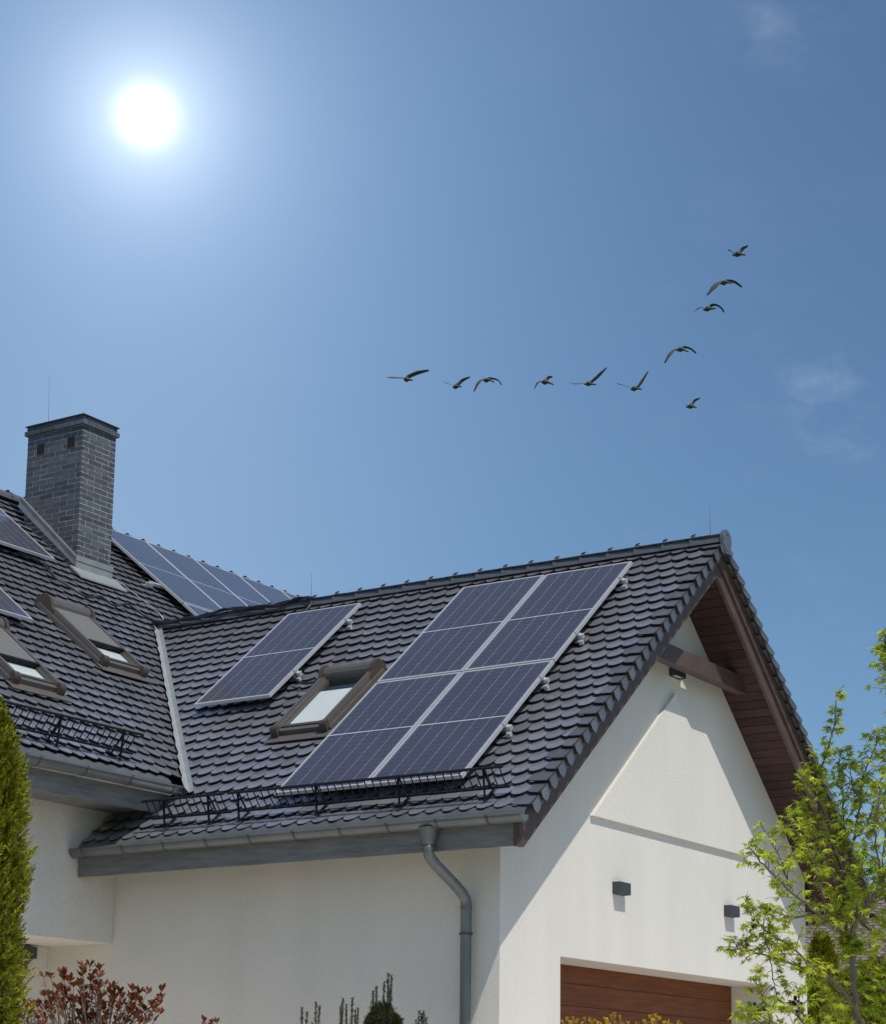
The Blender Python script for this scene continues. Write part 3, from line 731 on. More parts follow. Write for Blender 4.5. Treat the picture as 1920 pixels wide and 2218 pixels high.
# ------------------------------------------------------------------ birds
def bird(z, body, bw, bh, wings, tail, label, D):
    ox, oy, sc_ = z; k = D / FPX
    c = (ox + body[0] * sc_, oy + body[1] * sc_); base = at(c[0], c[1], D)
    X, Y, Zd = RT, UP, FW
    P = lambda q, dz=0: base + X * ((ox + q[0] * sc_ - c[0]) * k) - Y * ((oy + q[1] * sc_ - c[1]) * k) + Zd * dz
    mb = MB(); bw *= sc_ * k; bh *= sc_ * k
    # body: spindle running away from the viewer and down to the right, ending in head and neck
    t1 = P(tail[1], -.42); n = 9
    path = []; rad = []
    ax = [P((body[0] - bw / (sc_ * k) * .8, body[1] - bh / (sc_ * k) * .4), .38), P(body, .16), P(body, 0), P(tail[0], -.20), t1]
    rr = [.02, bh * .85, bh, bh * .45, .022]
    sp = smoothpts(ax, 4)
    for i, p in enumerate(sp):
        f = i / 4; a = int(min(f, 3)); t = f - a; rad.append(rr[a] * (1 - t) + rr[a + 1] * t)
    mb.tube(sp, rad, 10)
    for w, side in wings:
        pts = [P(q[:2], (.10 if side else -.05) * j + .05) for j, q in enumerate(w)]
        pts = [P((w[0][0] * .5 + body[0] * .5, w[0][1] * .5 + body[1] * .5), .05)] + pts
        ws = [w[0][2]] + [q[2] for q in w]
        sp = smoothpts(pts, 4); n = len(sp); vs = []; fs = []
        for i, p in enumerate(sp):
            f = i / 4; a = min(int(f), len(ws) - 2); t = min(f - a, 1); wd = (ws[a] * (1 - t) + ws[a + 1] * t) * sc_ * k * .62
            d = (sp[min(i + 1, n - 1)] - sp[max(i - 1, 0)]).normalized(); r_ = d.cross(Zd).normalized(); ch = (r_ * wd * 1.0 + Zd * -.10)
            th = r_.cross(d) * .0 + d.cross(ch).normalized() * max(.004, wd * .25)
            vs += [p - ch, p + th, p + ch, p - th]
        for i in range(n - 1):
            for q in range(4): fs.append((i * 4 + q, i * 4 + (q + 1) % 4, i * 4 + 4 + (q + 1) % 4, i * 4 + 4 + q))
        fs += [(3, 2, 1, 0), tuple((n - 1) * 4 + q for q in range(4))]; mb.add(vs, fs)
    o = mb.build('bird', BIRD, None, smooth=True, off=base, fix=True); o.location = base
    tag(o, label, 'bird', 'birds flying in a loose line')
za, zb_, zc_ = (820, 760, .1674), (1120, 760, .1674), (1400, 500, .1932)
bird(za, (365, 365), 48, 34, [([(300, 345, 22), (180, 345, 30), (90, 340, 8)], 0), ([(390, 330, 32), (500, 275, 32), (650, 235, 8)], 1)], [(400, 385), (450, 405)], 'leftmost bird of the flock, wings spread wide, right wing raised', 72)
bird(za, (1000, 460), 50, 30, [([(950, 440, 8), (900, 422, 4), (850, 408, 3)], 0), ([(1030, 430, 30), (1090, 370, 25), (1185, 322, 5)], 1)], [(1040, 470), (1075, 490)], 'second bird from the left, one short wing raised to the right', 74)
bird(za, (1400, 375), 50, 30, [([(1350, 365, 25), (1290, 420, 35), (1238, 530, 14)], 0), ([(1440, 350, 12), (1540, 365, 6), (1597, 425, 5)], 1)], [(1450, 390), (1495, 430)], 'third bird from the left, left wing swept down', 73)
bird(zb_, (365, 400), 50, 35, [([(310, 390, 25), (265, 420, 24), (225, 500, 5)], 0), ([(385, 370, 35), (410, 335, 25), (465, 320, 4)], 1)], [(410, 420), (470, 460)], 'small hunched bird in the middle of the lower line', 76)
bird(zb_, (930, 420), 60, 32, [([(880, 415, 14), (760, 425, 24), (675, 415, 10)], 0), ([(970, 395, 22), (1060, 310, 30), (1170, 200, 6)], 1)], [(970, 440), (1015, 465)], 'bird with level left wing and steep raised right wing, fifth from left', 72)
bird(zb_, (1520, 485), 45, 32, [([(1470, 470, 8), (1390, 450, 6), (1300, 425, 3)], 0), ([(1570, 460, 24), (1630, 370, 30), (1710, 245, 6)], 1)], [(1560, 500), (1605, 522)], 'bird with V shaped wings at the bend of the flock', 73)
bird(zc_, (1030, 255), 60, 32, [([(975, 238, 8), (945, 222, 5), (915, 215, 3)], 0), ([(1050, 250, 35), (1080, 195, 30), (1155, 150, 4)], 1)], [(1060, 275), (1100, 300)], 'topmost bird of the flock', 75)
bird(zc_, (880, 575), 45, 28, [([(840, 565, 25), (770, 620, 45), (685, 725, 14)], 0), ([(920, 555, 16), (1000, 562, 10), (1085, 612, 4)], 1)], [(910, 590), (950, 615)], 'second highest bird, large wings arched downward', 71)
bird(zc_, (690, 870), 45, 30, [([(660, 860, 14), (600, 860, 22), (530, 915, 4)], 0), ([(705, 860, 30), (740, 825, 22), (800, 815, 6), (855, 842, 5), (890, 882, 6)], 1)], [(720, 885), (770, 895)], 'third highest bird, close under the arched one', 74)
bird(zc_, (390, 1325), 50, 28, [([(340, 1320, 20), (270, 1380, 30), (208, 1485, 12)], 0), ([(430, 1300, 12), (500, 1310, 6), (570, 1355, 3)], 1)], [(420, 1345), (460, 1380)], 'bird alone halfway down the climbing line, left wing hanging', 72)
bird(zc_, (500, 1965), 48, 28, [([(470, 1955, 12), (458, 1950, 6), (448, 1945, 3)], 0), ([(515, 1950, 30), (545, 1900, 22), (615, 1862, 4)], 1)], [(530, 1980), (550, 2000)], 'lowest bird of the flock, apart on the right', 76)

# ------------------------------------------------------------------ plants
def star_leaf(mb, p, d, up, size, rnd):
    """palmate leaf: seven pointed lobes around the stalk"""
    d = d.normalized(); r_ = d.cross(up)
    if r_.length < 1e-3: r_ = d.orthogonal()
    r_.normalize(); n_ = r_.cross(d)
    lobes = [(-125, .45), (-78, .78), (-38, .95), (0, 1.12), (38, .95), (78, .78), (125, .45)]
    pts = []; droop = rnd.uniform(.05, .3)
    for i, (a, l) in enumerate(lobes):
        a = math.radians(a + rnd.uniform(-5, 5)); l *= size * rnd.uniform(.9, 1.1)
        pts.append(p + d * (l * math.cos(a)) + r_ * (l * math.sin(a)) - n_ * (droop * l * abs(math.sin(a)) + droop * .5 * l))
        if i < 6:
            am = (math.radians(lobes[i][0]) + math.radians(lobes[i + 1][0])) / 2; lv = size * .34
            pts.append(p + d * (lv * math.cos(am)) + r_ * (lv * math.sin(am)))
    c = p - d * size * .02
    vs = [c] + pts; mb.add(vs, [(0, i, i + 1) for i in range(1, len(pts))])

def maple():
    D = 14.0; base = at(1905, 2218, D); base.z = -.5
    root = empty('maple_tree', Matrix.Translation(base), 'young bright green maple with star shaped leaves at the right edge', 'tree')
    rnd = random.Random(21); Z = (1400, 1600, .29851)
    def q(x, y, dz=0): return at(Z[0] + x * Z[2], Z[1] + y * Z[2], D + dz)
    A = [
        ([q(1640, 2500, .1), q(1560, 2200, .05), q(1530, 2070), q(1510, 1800), q(1495, 1570), q(1475, 1470)], .024, .018, 0),
        ([q(1475, 1470), q(1530, 1340, -.1), q(1620, 1190, -.2), q(1700, 1040, -.25), q(1760, 950, -.3), q(1850, 700, -.4)], .017, .006, 1),
        ([q(1475, 1470), q(1440, 1300, .1), q(1440, 1150, .2), q(1430, 1020, .25), q(1380, 850, .3), q(1290, 650, .4), q(1250, 480, .4), q(1262, 250, .4), q(1330, 40, .4), q(1372, -120, .35), q(1378, -330, .3)], .016, .003, 1),
        ([q(1450, 1440), q(1350, 1350, -.1), q(1200, 1230, -.2), q(1050, 1110, -.35), q(900, 960, -.45), q(800, 860, -.5), q(735, 750, -.5)], .014, .003, 1),
        ([q(1440, 1300, .1), q(1200, 1285, .2), q(1050, 1290, .3), q(900, 1250, .3), q(720, 1195, .3)], .009, .003, 1),
        ([q(1600, 2120, 0), q(1480, 1900, -.1), q(1370, 1760, -.2), q(1200, 1660, -.3), q(1050, 1500, -.35), q(900, 1420, -.4), q(830, 1350, -.4), q(735, 1255, -.4)], .013, .003, 1),
        ([q(1370, 1760, -.2), q(1100, 1650, -.3), q(850, 1570, -.4), q(700, 1530, -.4), q(655, 1505, -.4)], .009, .003, 1),
        ([q(1900, 1650, .3), q(1742, 1470, .2), q(1600, 1370, .2), q(1500, 1280, .2), q(1420, 1180, .2), q(1330, 1000, .3)], .014, .004, 1),
        ([q(1530, 1340, -.1), q(1500, 1100, .2), q(1480, 900, .3), q(1500, 740, .3), q(1560, 480, .3), q(1570, 300, .3), q(1650, 100, .3), q(1690, -30, .3)], .012, .003, 1),
        ([q(1700, 1040, -.25), q(1690, 900, -.3), q(1660, 700, -.3), q(1690, 450, -.3), q(1720, 200, -.3)], .009, .003, 1),
        ([q(850, 1400, -.4), q(880, 1500, -.4), q(900, 1620, -.4), q(930, 1780, -.4), q(950, 1900, -.4)], .005, .003, 1),
        ([q(1400, 2300, -.2), q(1250, 2130, -.3), q(1120, 2040, -.4), q(1110, 1920, -.4), q(1090, 1800, -.4)], .009, .003, 1),
        ([q(1150, 2120, -.3), q(950, 2080, -.4), q(840, 2060, -.5), q(770, 2030, -.5), q(690, 2000, -.5)], .007, .003, 1),
        ([q(1000, 2300, -.4), q(930, 2080, -.4), q(850, 1900, -.4), q(780, 1740, -.4)], .006, .003, 1),
        ([q(1850, 1900, .2), q(1700, 1800, .1), q(1600, 1700, .1), q(1500, 1650, .1)], .010, .004, 1),
        ([q(1700, 2150, .3), q(1550, 1980, .3), q(1420, 1850, .3), q(1300, 1800, .3)], .010, .004, 1),
        ([q(1800, 1500, 0), q(1760, 1250, 0), q(1720, 950, 0), q(1740, 600, 0), q(1700, 350, 0)], .010, .004, 1),
        ([q(1350, 1350, -.1), q(1280, 1120, -.1), q(1230, 900, -.1), q(1150, 760, -.1), q(1020, 580, -.1)], .008, .003, 1),
        ([q(1050, 1110, -.35), q(1000, 960, -.35), q(960, 830, -.35), q(840, 630, -.35)], .006, .003, 1),
        ([q(1440, 1150, .2), q(1350, 980, .2), q(1240, 800, .3), q(1160, 690, .3), q(1110, 680, .3)], .008, .003, 1),
        ([q(1290, 650, .4), q(1220, 540, .4), q(1150, 520, .4)], .004, .002, 1),
        ([q(1250, 480, .4), q(1220, 330, .4), q(1190, 300, .4), q(1195, 90, .4)], .004, .002, 1),
        ([q(1430, 1020, .25), q(1440, 700, .3), q(1430, 450, .3), q(1400, 250, .3), q(1420, 80, .3)], .007, .003, 1),
        ([q(2050, 300, 0), q(1900, -200, 0), q(1780, -500, 0), q(1740, -640, 0), q(1735, -760, 0)], .010, .004, 2),
        ([q(1900, -200, 0), q(1790, -420, .1), q(1700, -600, .1)], .005, .003, 2),
        ([q(1900, 500, 0), q(1790, 200, .1), q(1750, 60, .1), q(1742, -60, .1)], .006, .003, 1),
    ]
    for (a_, b_, c_, z_) in (((1640, 2350), (1720, 1950), (1700, 1600), .2), ((1560, 2200), (1620, 1850), (1640, 1500), .3), ((1700, 2300), (1800, 2000), (1790, 1700), .1), ((1530, 2070), (1420, 1980), (1300, 1960), .3),
        ((1620, 1190), (1560, 1000), (1590, 780), -.1), ((1700, 1040), (1760, 1300), (1790, 1450), -.2), ((1500, 740), (1600, 620), (1650, 480), .2),
        ((1560, 480), (1500, 350), (1480, 200), .2), ((1510, 1800), (1380, 1900), (1290, 2080), .2), ((1640, 2300), (1500, 2150), (1400, 2100), -.2), ((1700, 450), (1760, 300), (1790, 120), .1)):
        A.append(([q(*a_, z_ * .5), q((a_[0] + b_[0]) / 2 + 12, (a_[1] + b_[1]) / 2, z_ * .7), q(*b_, z_), q(*c_, z_)], .007, .003, 1))
    tm_ = MB(); tw_ = MB(); lf = MB(); pod = MB(); ntw = 0
    for bi, (pts, r0, r1, lv) in enumerate(A):
        sp = smoothpts(pts, 5); n = len(sp)
        sp = [p + V((rnd.gauss(0, .004), rnd.gauss(0, .004), rnd.gauss(0, .004))) for p in sp]
        tm_.tube(sp, [r0 + (r1 - r0) * i / (n - 1) for i in range(n)], 7)
        if lv == 0: start = .75
        else: start = .04
        Ltot = sum((sp[i + 1] - sp[i]).length for i in range(n - 1)); cnt = int(Ltot / .025)
        for j in range(cnt + 2):
            f = start + (1 - start) * (j / (cnt + 1)); f = min(f + rnd.uniform(-.02, .02), 1)
            f = max(f, 0); x = f * (n - 1); i = min(int(x), n - 2); p = sp[i].lerp(sp[i + 1], x - i)
            d = (sp[i + 1] - sp[i]).normalized()
            side = V((rnd.gauss(0, 1), rnd.gauss(0, 1), rnd.gauss(.25, .6))); side -= d * side.dot(d) * .6; side.normalize()
            ln = rnd.uniform(.05, .25) * (1.0 if f < .45 else 1.25 - .85 * f)
            if bi in (2,) and f > .72: ln *= .45
            if lv == 2: ln *= .8
            tip = p + (side * .8 + d * .5).normalized() * ln
            mid = (p + tip) / 2 + V((0, 0, .01))
            tw_.tube([p, mid, tip], [.0028, .0022, .0015], 4, cap=False)
            for k in range(rnd.randint(3, 5)):
                g = rnd.uniform(.45, 1.05); b_ = p.lerp(tip, g)
                dd = (side + V((rnd.gauss(0, .8), rnd.gauss(0, .8), rnd.gauss(-.15, .45)))).normalized()
                st = b_ + dd * rnd.uniform(.012, .035); tw_.tube([b_, st], .0009, 3, cap=False)
                star_leaf(lf, st, dd + V((0, 0, -.25)), V((rnd.gauss(0, .5), rnd.gauss(0, .5), 1)).normalized(), rnd.uniform(.030, .060), rnd)
    for (x, y, kk) in ((895, 1250, 2), (780, 1330, 3), (1115, 1635, 3), (1205, 1140, 2), (800, 1950, 6), (830, 2020, 7), (1095, 1905, 8), (1115, 1960, 4), (1645, 1310, 2), (1565, 560, 1), (1250, 1190, 1)):
        for i in range(kk):
            c = q(x, y, rnd.uniform(-.4, -.3)) + V((rnd.gauss(0, .018), rnd.gauss(0, .018), rnd.gauss(0, .022))); r_ = rnd.uniform(.009, .014)
            vs = []; 
            pod = MB()
            for a in range(14):
                v = V((rnd.gauss(0, 1), rnd.gauss(0, 1), rnd.gauss(0, 1))).normalized(); w_ = v.orthogonal().normalized() * r_ * .5
                lf2 = [c + w_, c - w_, c + v * r_ * 1.6]; pod.add(lf2, [(0, 1, 2)])
            pod.tube([c - V((0, 0, r_)), c - V((0, 0, r_ * .5)), c + V((0, 0, r_ * .5)), c + V((0, 0, r_))], [r_ * .3, r_, r_, r_ * .3], 7)
            pod.build('seed_pod', POD, root, off=base)
    tm_.build('trunk', BARK, root, smooth=True, off=base)
    tw_.build('twigs', TWIG, root, off=base)
    lf.build('crown', MAPLE, root, off=base)
maple()

def thuja(px, py_top, D, radius, label, seed, height=3.4, nsp=5200, scale=1.0, apex=.9):
    top = at(px, py_top, D); base = V((top.x, top.y, -.5)); H = top.z + .5
    root = empty('thuja_tree', Matrix.Translation(base), label, 'conifer', 'columnar thujas')
    rnd = random.Random(seed); lf = MB(); core = MB()
    prof = lambda h: radius * min(1, (max(0, H - h) / apex) ** .62) * (.92 + .08 * math.sin(h * 3 + seed))
    zs_ = [H * i / 24 for i in range(25)]
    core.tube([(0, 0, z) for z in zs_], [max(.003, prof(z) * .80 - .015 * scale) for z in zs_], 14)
    core.build('foliage_shade_core', THUJD, root, smooth=True)  # solid dark filler, coloured as the shade inside the foliage
    m = MB(); m.tube([(0, 0, 0), (0, 0, H * .5)], [.05, .03], 8); m.build('trunk', BARK, root)
    view = (CAM - base); va = math.atan2(view.y, view.x)
    for i in range(nsp):
        h = H - (rnd.random() ** 1.25) * min(H, height); a = va + rnd.uniform(-1.9, 1.9)
        lump = noise.noise(V((math.cos(a) * 2.2, math.sin(a) * 2.2, h * 2.4 + seed))) * .26 + noise.noise(V((math.cos(a) * 6, math.sin(a) * 6, h * 7 + seed))) * .30
        r_ = prof(h) * (1 + lump) * rnd.uniform(.74, 1.10)
        p = V((math.cos(a) * r_, math.sin(a) * r_, h)); out = V((math.cos(a), math.sin(a), 0))
        ax = (out * rnd.uniform(.4, 1.1) + V((0, 0, 1)) * rnd.uniform(.5, 1.2) + V((rnd.gauss(0, .25), rnd.gauss(0, .25), 0))).normalized()
        sd = ax.cross(out + V((rnd.gauss(0, .6), rnd.gauss(0, .6), rnd.gauss(0, .3)))); sd = sd.normalized() if sd.length > .01 else ax.orthogonal()
        L_ = rnd.uniform(.04, .085) * scale
        vs = []; fs = []
        for k in range(7):
            t = k / 6; an = (-1) ** k * (.9 - .55 * t); c = p + ax * L_ * t * .85; l = L_ * (.5 - .25 * t) if k < 6 else L_ * .35
            dd = ax * math.cos(an) + sd * math.sin(an) if k < 6 else ax
            nn = ax.cross(sd) * .12 * rnd.uniform(-1, 1); w_ = (ax * -math.sin(an) + sd * math.cos(an)) * .0042 * scale if k < 6 else sd * .0042 * scale
            b = len(vs); vs += [c - w_, c + dd * l * .55 - w_ * 1.2 + nn * l, c + dd * l, c + dd * l * .55 + w_ * 1.2 + nn * l, c + w_]; fs.append((b, b + 1, b + 2, b + 3, b + 4))
        b = len(vs); w_ = sd * .0035 * scale; vs += [p - w_, p + w_, p + ax * L_]; fs.append((b, b + 1, b + 2))
        lf.add(vs, fs)
    lf.build('foliage', THUJA, root)
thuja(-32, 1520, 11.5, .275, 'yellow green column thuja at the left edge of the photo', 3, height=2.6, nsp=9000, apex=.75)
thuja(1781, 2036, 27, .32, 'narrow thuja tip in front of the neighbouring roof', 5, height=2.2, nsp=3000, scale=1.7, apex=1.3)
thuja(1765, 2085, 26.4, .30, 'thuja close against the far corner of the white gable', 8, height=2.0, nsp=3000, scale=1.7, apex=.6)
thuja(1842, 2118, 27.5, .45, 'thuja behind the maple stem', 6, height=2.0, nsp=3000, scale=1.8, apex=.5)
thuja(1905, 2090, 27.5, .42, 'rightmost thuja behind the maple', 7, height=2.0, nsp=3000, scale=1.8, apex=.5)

def oval_leaf(mb, p, d, nrm, L_, w, rnd):
    d = d.normalized(); s_ = d.cross(nrm); s_ = s_.normalized() if s_.length > .01 else d.orthogonal(); n_ = s_.cross(d)
    b = n_ * L_ * rnd.uniform(-.1, .25)
    mb.add([p, p + d * L_ * .4 + s_ * w * .42 + b * .3, p + d * L_ * .75 + s_ * w * .45 + b * .7, p + d * L_ + b, p + d * L_ * .75 - s_ * w * .45 + b * .7, p + d * L_ * .4 - s_ * w * .42 + b * .3, p + d * L_ * .55 - n_ * w * .15 + b * .4],
           [(0, 1, 6), (1, 2, 6), (2, 3, 6), (3, 4, 6), (4, 5, 6), (5, 0, 6)])
def rosette_shrub(name, cl, Zm, D, basepx, label, cat, m, stemm, L_, seed, extra=0, spread=.35, nl=(6, 10), up=.9):
    rnd = random.Random(seed); bp = at(basepx[0], basepx[1], D); ground = V((bp.x, bp.y, -.5))
    root = empty(name, Matrix.Translation(ground), label, cat)
    lf = MB(); st = MB(); pts = []
    for (x, y) in cl: pts.append(at(Zm[0] + x * Zm[2], Zm[1] + y * Zm[2], D + rnd.uniform(-spread, spread)))
    for i in range(extra):
        p = rnd.choice(pts[:len(cl)]); pts.append(p + V((rnd.gauss(0, .09), rnd.gauss(0, .09), -abs(rnd.gauss(.05, .07)) - .03)))
    hub = [bp + V((rnd.gauss(0, .08), rnd.gauss(0, .08), -.15)) for _ in range(6)]
    for p in pts:
        h = min(hub, key=lambda a: (a - p).length + rnd.random() * .15); mid = h.lerp(p, .55) + V((rnd.gauss(0, .02), rnd.gauss(0, .02), -.04 + rnd.gauss(0, .02)))
        st.tube(smoothpts([h, mid, p], 3), [.008, .007, .006, .005, .004, .0035, .003], 5)
        for k in range(rnd.randint(*nl)):
            a = rnd.uniform(0, 6.28); d = V((math.cos(a), math.sin(a), up * rnd.uniform(.5, 1.8)))
            oval_leaf(lf, p + V((0, 0, rnd.uniform(-.02, .008))), d, V((0, 0, 1)), L_ * rnd.uniform(.7, 1.15), L_ * rnd.uniform(.38, .5), rnd)
        for k in range(4):
            g = p.lerp(mid, rnd.uniform(.1, .6)); a = rnd.uniform(0, 6.28)
            oval_leaf(lf, g, V((math.cos(a), math.sin(a), rnd.uniform(0, 1))), V((0, 0, 1)), L_ * rnd.uniform(.5, .85), L_ * .4, rnd)
    for h in hub: st.tube([V((bp.x, bp.y, -.5)) + (h - bp) * .3, h], [.02, .010], 6)
    st.build('stem', stemm, root, off=ground); lf.build('foliage', m, root, off=ground)
ZR_ = (50, 2050, .1953)
red = [(225, 340), (305, 340), (430, 300), (530, 390), (560, 440), (620, 430), (655, 320), (735, 210), (665, 230), (780, 300), (850, 250), (840, 340), (750, 380), (230, 540), (270, 550), (300, 620), (320, 700), (390, 490), (500, 380), (660, 560),
       (910, 420), (1000, 450), (980, 520), (1080, 520), (1220, 480), (1200, 570), (1250, 590), (1380, 510), (1540, 490), (1430, 640), (1270, 770), (1220, 700), (1380, 830), (1520, 740), (820, 480), (760, 480), (560, 820), (620, 760), (1060, 690),
       (900, 700), (1000, 620), (1100, 640), (700, 700), (850, 640), (940, 800), (1150, 840), (780, 800), (520, 600), (640, 640), (1340, 720), (1300, 640), (880, 560), (450, 540), (840, 880), (1050, 900), (680, 880), (1290, 520), (430, 620)]
rosette_shrub('red_shrub', red, ZR_, 17.6, (200, 2275), 'red leaved shrub with bare woody stems against the shaded wall', 'shrub', REDL, BARK, .078, 31, extra=55, spread=.2)
rosette_shrub('red_shrub', [(100, 650), (60, 760), (160, 790), (220, 790), (130, 740), (60, 850), (180, 870), (240, 860), (20, 620)], ZR_, 15.5, (85, 2280), 'small red shrub squeezed between thuja and the large red shrub', 'shrub', REDL, BARK, .052, 32, extra=8, spread=.1)
rosette_shrub('red_shrub', [(2010, 830), (2080, 850), (2150, 835), (2050, 880)], ZR_, 17.2, (460, 2290), 'tips of a red shrub barely rising into the picture below the long wall', 'shrub', REDL, BARK, .055, 33, extra=4, spread=.1)
ZG_ = (1200, 2050, .2009)
rosette_shrub('golden_shrub', [(145, 790), (210, 790), (250, 810), (330, 790), (390, 800), (430, 810), (560, 790), (620, 760), (660, 750), (710, 780), (640, 800), (980, 810), (1050, 770), (1100, 760), (1140, 790), (1190, 830), (1350, 835), (100, 825), (480, 840), (800, 840), (180, 830), (300, 835), (580, 835), (1060, 820), (1000, 840), (900, 850), (720, 845), (1260, 845)],
              ZG_, 15.6, (1330, 2290), 'golden yellow shrub tips in front of the garage door', 'shrub', GOLD, BARK, .032, 41, extra=70, spread=.25, nl=(7, 11))
ZY_ = (600, 2090, .2009)
def yew(spikes, bush, D, label, seed):
    rnd = random.Random(seed); c = sum(s[0] for s in spikes) / len(spikes); bp = at(ZY_[0] + c * ZY_[2], 2300, D); g = V((bp.x, bp.y, -.5))
    root = empty('yew_shrub', Matrix.Translation(g), label, 'shrub', 'dark yew shrubs along the wall')
    lf = MB(); st = MB()
    def needle(p, d, l):
        d = d.normalized(); s_ = d.cross(V((rnd.gauss(0, 1), rnd.gauss(0, 1), rnd.gauss(0, 1)))); s_ = s_.normalized() * .0022
        lf.add([p - s_, p + d * l * .6 - s_ * 1.3, p + d * l, p + d * l * .6 + s_ * 1.3, p + s_], [(0, 1, 2, 3, 4)])
    for (x, y) in spikes:
        top = at(ZY_[0] + x * ZY_[2], ZY_[1] + y * ZY_[2], D + rnd.uniform(-.05, .05)); h = top.z - (bp.z) + .1
        b = top - V((rnd.gauss(0, .01), rnd.gauss(0, .01), h)); st.tube([b, top], [.005, .002], 5)
        n = int(h / .0035)
        for i in range(n):
            f = i / n; p = b.lerp(top, f); a = rnd.uniform(0, 6.28); w = .010 + .010 * abs(math.sin(f * h * 55 + x))
            for k in range(2):
                a += 2.1; needle(p, V((math.cos(a), math.sin(a), rnd.uniform(.3, 1.4))), rnd.uniform(.8, 1.3) * (w + .006))
    if bush:
        for (x, y, rx) in bush:
            cc = at(ZY_[0] + x * ZY_[2], ZY_[1] + y * ZY_[2], D); R_ = rx * ZY_[2] * D / FPX
            m = MB(); 
            for i in range(900):
                v = V((rnd.gauss(0, 1), rnd.gauss(0, 1), rnd.gauss(0, 1))).normalized(); v.z *= 1.25; rr = R_ * rnd.uniform(.75, 1.02) * (1 + .15 * noise.noise(v * 3)); p = cc + v * rr
                for k in range(6): needle(p + V((rnd.gauss(0, .008), rnd.gauss(0, .008), rnd.gauss(0, .008))), v + V((rnd.gauss(0, .7), rnd.gauss(0, .7), rnd.gauss(.3, .5))), rnd.uniform(.014, .024))
            m.tube([cc - V((0, 0, R_ * .9)), cc - V((0, 0, R_ * .5)), cc, cc + V((0, 0, R_ * .6)), cc + V((0, 0, R_ * .95))], [R_ * .3, R_ * .7, R_ * .8, R_ * .6, R_ * .1], 12)
            m.build('foliage_shade_core', THUJD, root, smooth=True, off=g)
    st.tube([(g.x, g.y, -.5), bp], [.02, .012], 6)
    st.build('stem', BARK, root, off=g); lf.build('foliage', YEW, root, off=g)
yew([(272, 462), (323, 510), (423, 405), (462, 440), (385, 620)], None, 17.4, 'thin yew shoots, the group farthest left along the wall', 51)
yew([(713, 365), (748, 430), (690, 445), (818, 362), (873, 468), (848, 490)], None, 17.3, 'thin yew shoots just left of the full yew bush', 52)
yew([(1040, 285), (1075, 235), (1158, 180), (1203, 92), (1237, 115), (1215, 250), (1110, 390)], [(1140, 600, 150), (1060, 660, 110), (1250, 680, 110)], 17.2, 'full dark yew bush with tall shoots beside the downpipe', 53)
yew([(1535, 500), (1583, 498), (1610, 570), (1560, 530), (1505, 600)], None, 17.1, 'short yew shoots in front of the downpipe', 54)

# ------------------------------------------------------------------ neighbour house
ng = at(1870, 1935, 46); ef = V((ng.x - CAM.x, ng.y - CAM.y, 0)).normalized(); er = ef.cross(V((0, 0, 1)))
nb = empty('neighbour_house', Matrix.Translation((ng.x, ng.y, -.5)), 'neighbouring house with pinkish brown scalloped tile roof behind the maple', 'house')
es = (ef * .78 + V((0, 0, .62))).normalized()
ul = (at(1744, 2030, 46) - ng).dot(er)
mb = MB(); TW0, TE0 = TW, TE; TW, TE = .20, .115
tiles(mb, ul, 6, -4.6, 40, lambda u, s: [(1, 0, -ul), (-1, 0, 6)], seed=8, segs=5); TW, TE = TW0, TE0
Fn = frame(ng, er, es); o = mb.build('roof', NTILE, nb, mat2=TEDGE); o.matrix_local = Matrix.Translation((ng.x, ng.y, -.5)).inverted() @ Fn
mb = MB(); mb.box((ul, -4.5, -.15), (6, .1, -.02)); o = mb.build('roof_deck', UNDER, nb); o.matrix_local = Matrix.Translation((ng.x, ng.y, -.5)).inverted() @ Fn
mb = MB(); a = -3.4; mb.box((ul + .4, a, 0), (5.6, 4, 3.3), Matrix.Translation((0, 0, 0)) @ frame((0, 0, 0), er, ef)); mb.build('wall', PLASTER, nb)
mb = MB(); mb.box((ul, 0, -4.5), (6, .2, -.1)); 

# ------------------------------------------------------------------ ground
mb = MB(); mb.add([(-900, -900, -.5), (900, -900, -.5), (900, 900, -.5), (-900, 900, -.5)], [(0, 1, 2, 3)]); o = mb.build('ground', GRASS); tag(o, kind='structure')
mb = MB(); mb.add([(-14, -8.5, -.496), (10, -8.5, -.496), (10, 9, -.496), (-14, 9, -.496)], [(0, 1, 2, 3)]); o = mb.build('bounce_driveway', PAVE); tag(o, kind='structure')  # unseen paving, widened and made pale to bounce light onto the walls

# ------------------------------------------------------------------ light and sky
to_sun = V((1, -.45, 1.88)).normalized()
el = math.asin(to_sun.z); az = math.atan2(to_sun.x, to_sun.y)      # clockwise from +Y
sd = bpy.data.lights.new('sun', 'SUN'); sd.energy = 3.3; sd.angle = math.radians(.53); sd.color = (1, .955, .89)
so = bpy.data.objects.new('sun', sd); col.objects.link(so); so.rotation_euler = (-to_sun).to_track_quat('-Z', 'Y').to_euler()
w = bpy.data.worlds.new('World'); sc.world = w; w.use_nodes = True; nt = w.node_tree; N = nt.nodes; L = nt.links
bg = N['Background']; sky = N.new('ShaderNodeTexSky'); sky.sky_type = 'NISHITA'; sky.sun_disc = False
sky.sun_elevation = el; sky.sun_rotation = az; sky.air_density = 1.0; sky.dust_density = 1.2; sky.ozone_density = 1.2
tc = N.new('ShaderNodeTexCoord')
def VM(op, a, b=None):
    n = N.new('ShaderNodeVectorMath'); n.operation = op
    for i, x in enumerate((a, b)):
        if x is None: continue
        if isinstance(x, (tuple, Vector)): n.inputs[i].default_value = tuple(x)
        else: L.new(x, n.inputs[i])
    return n
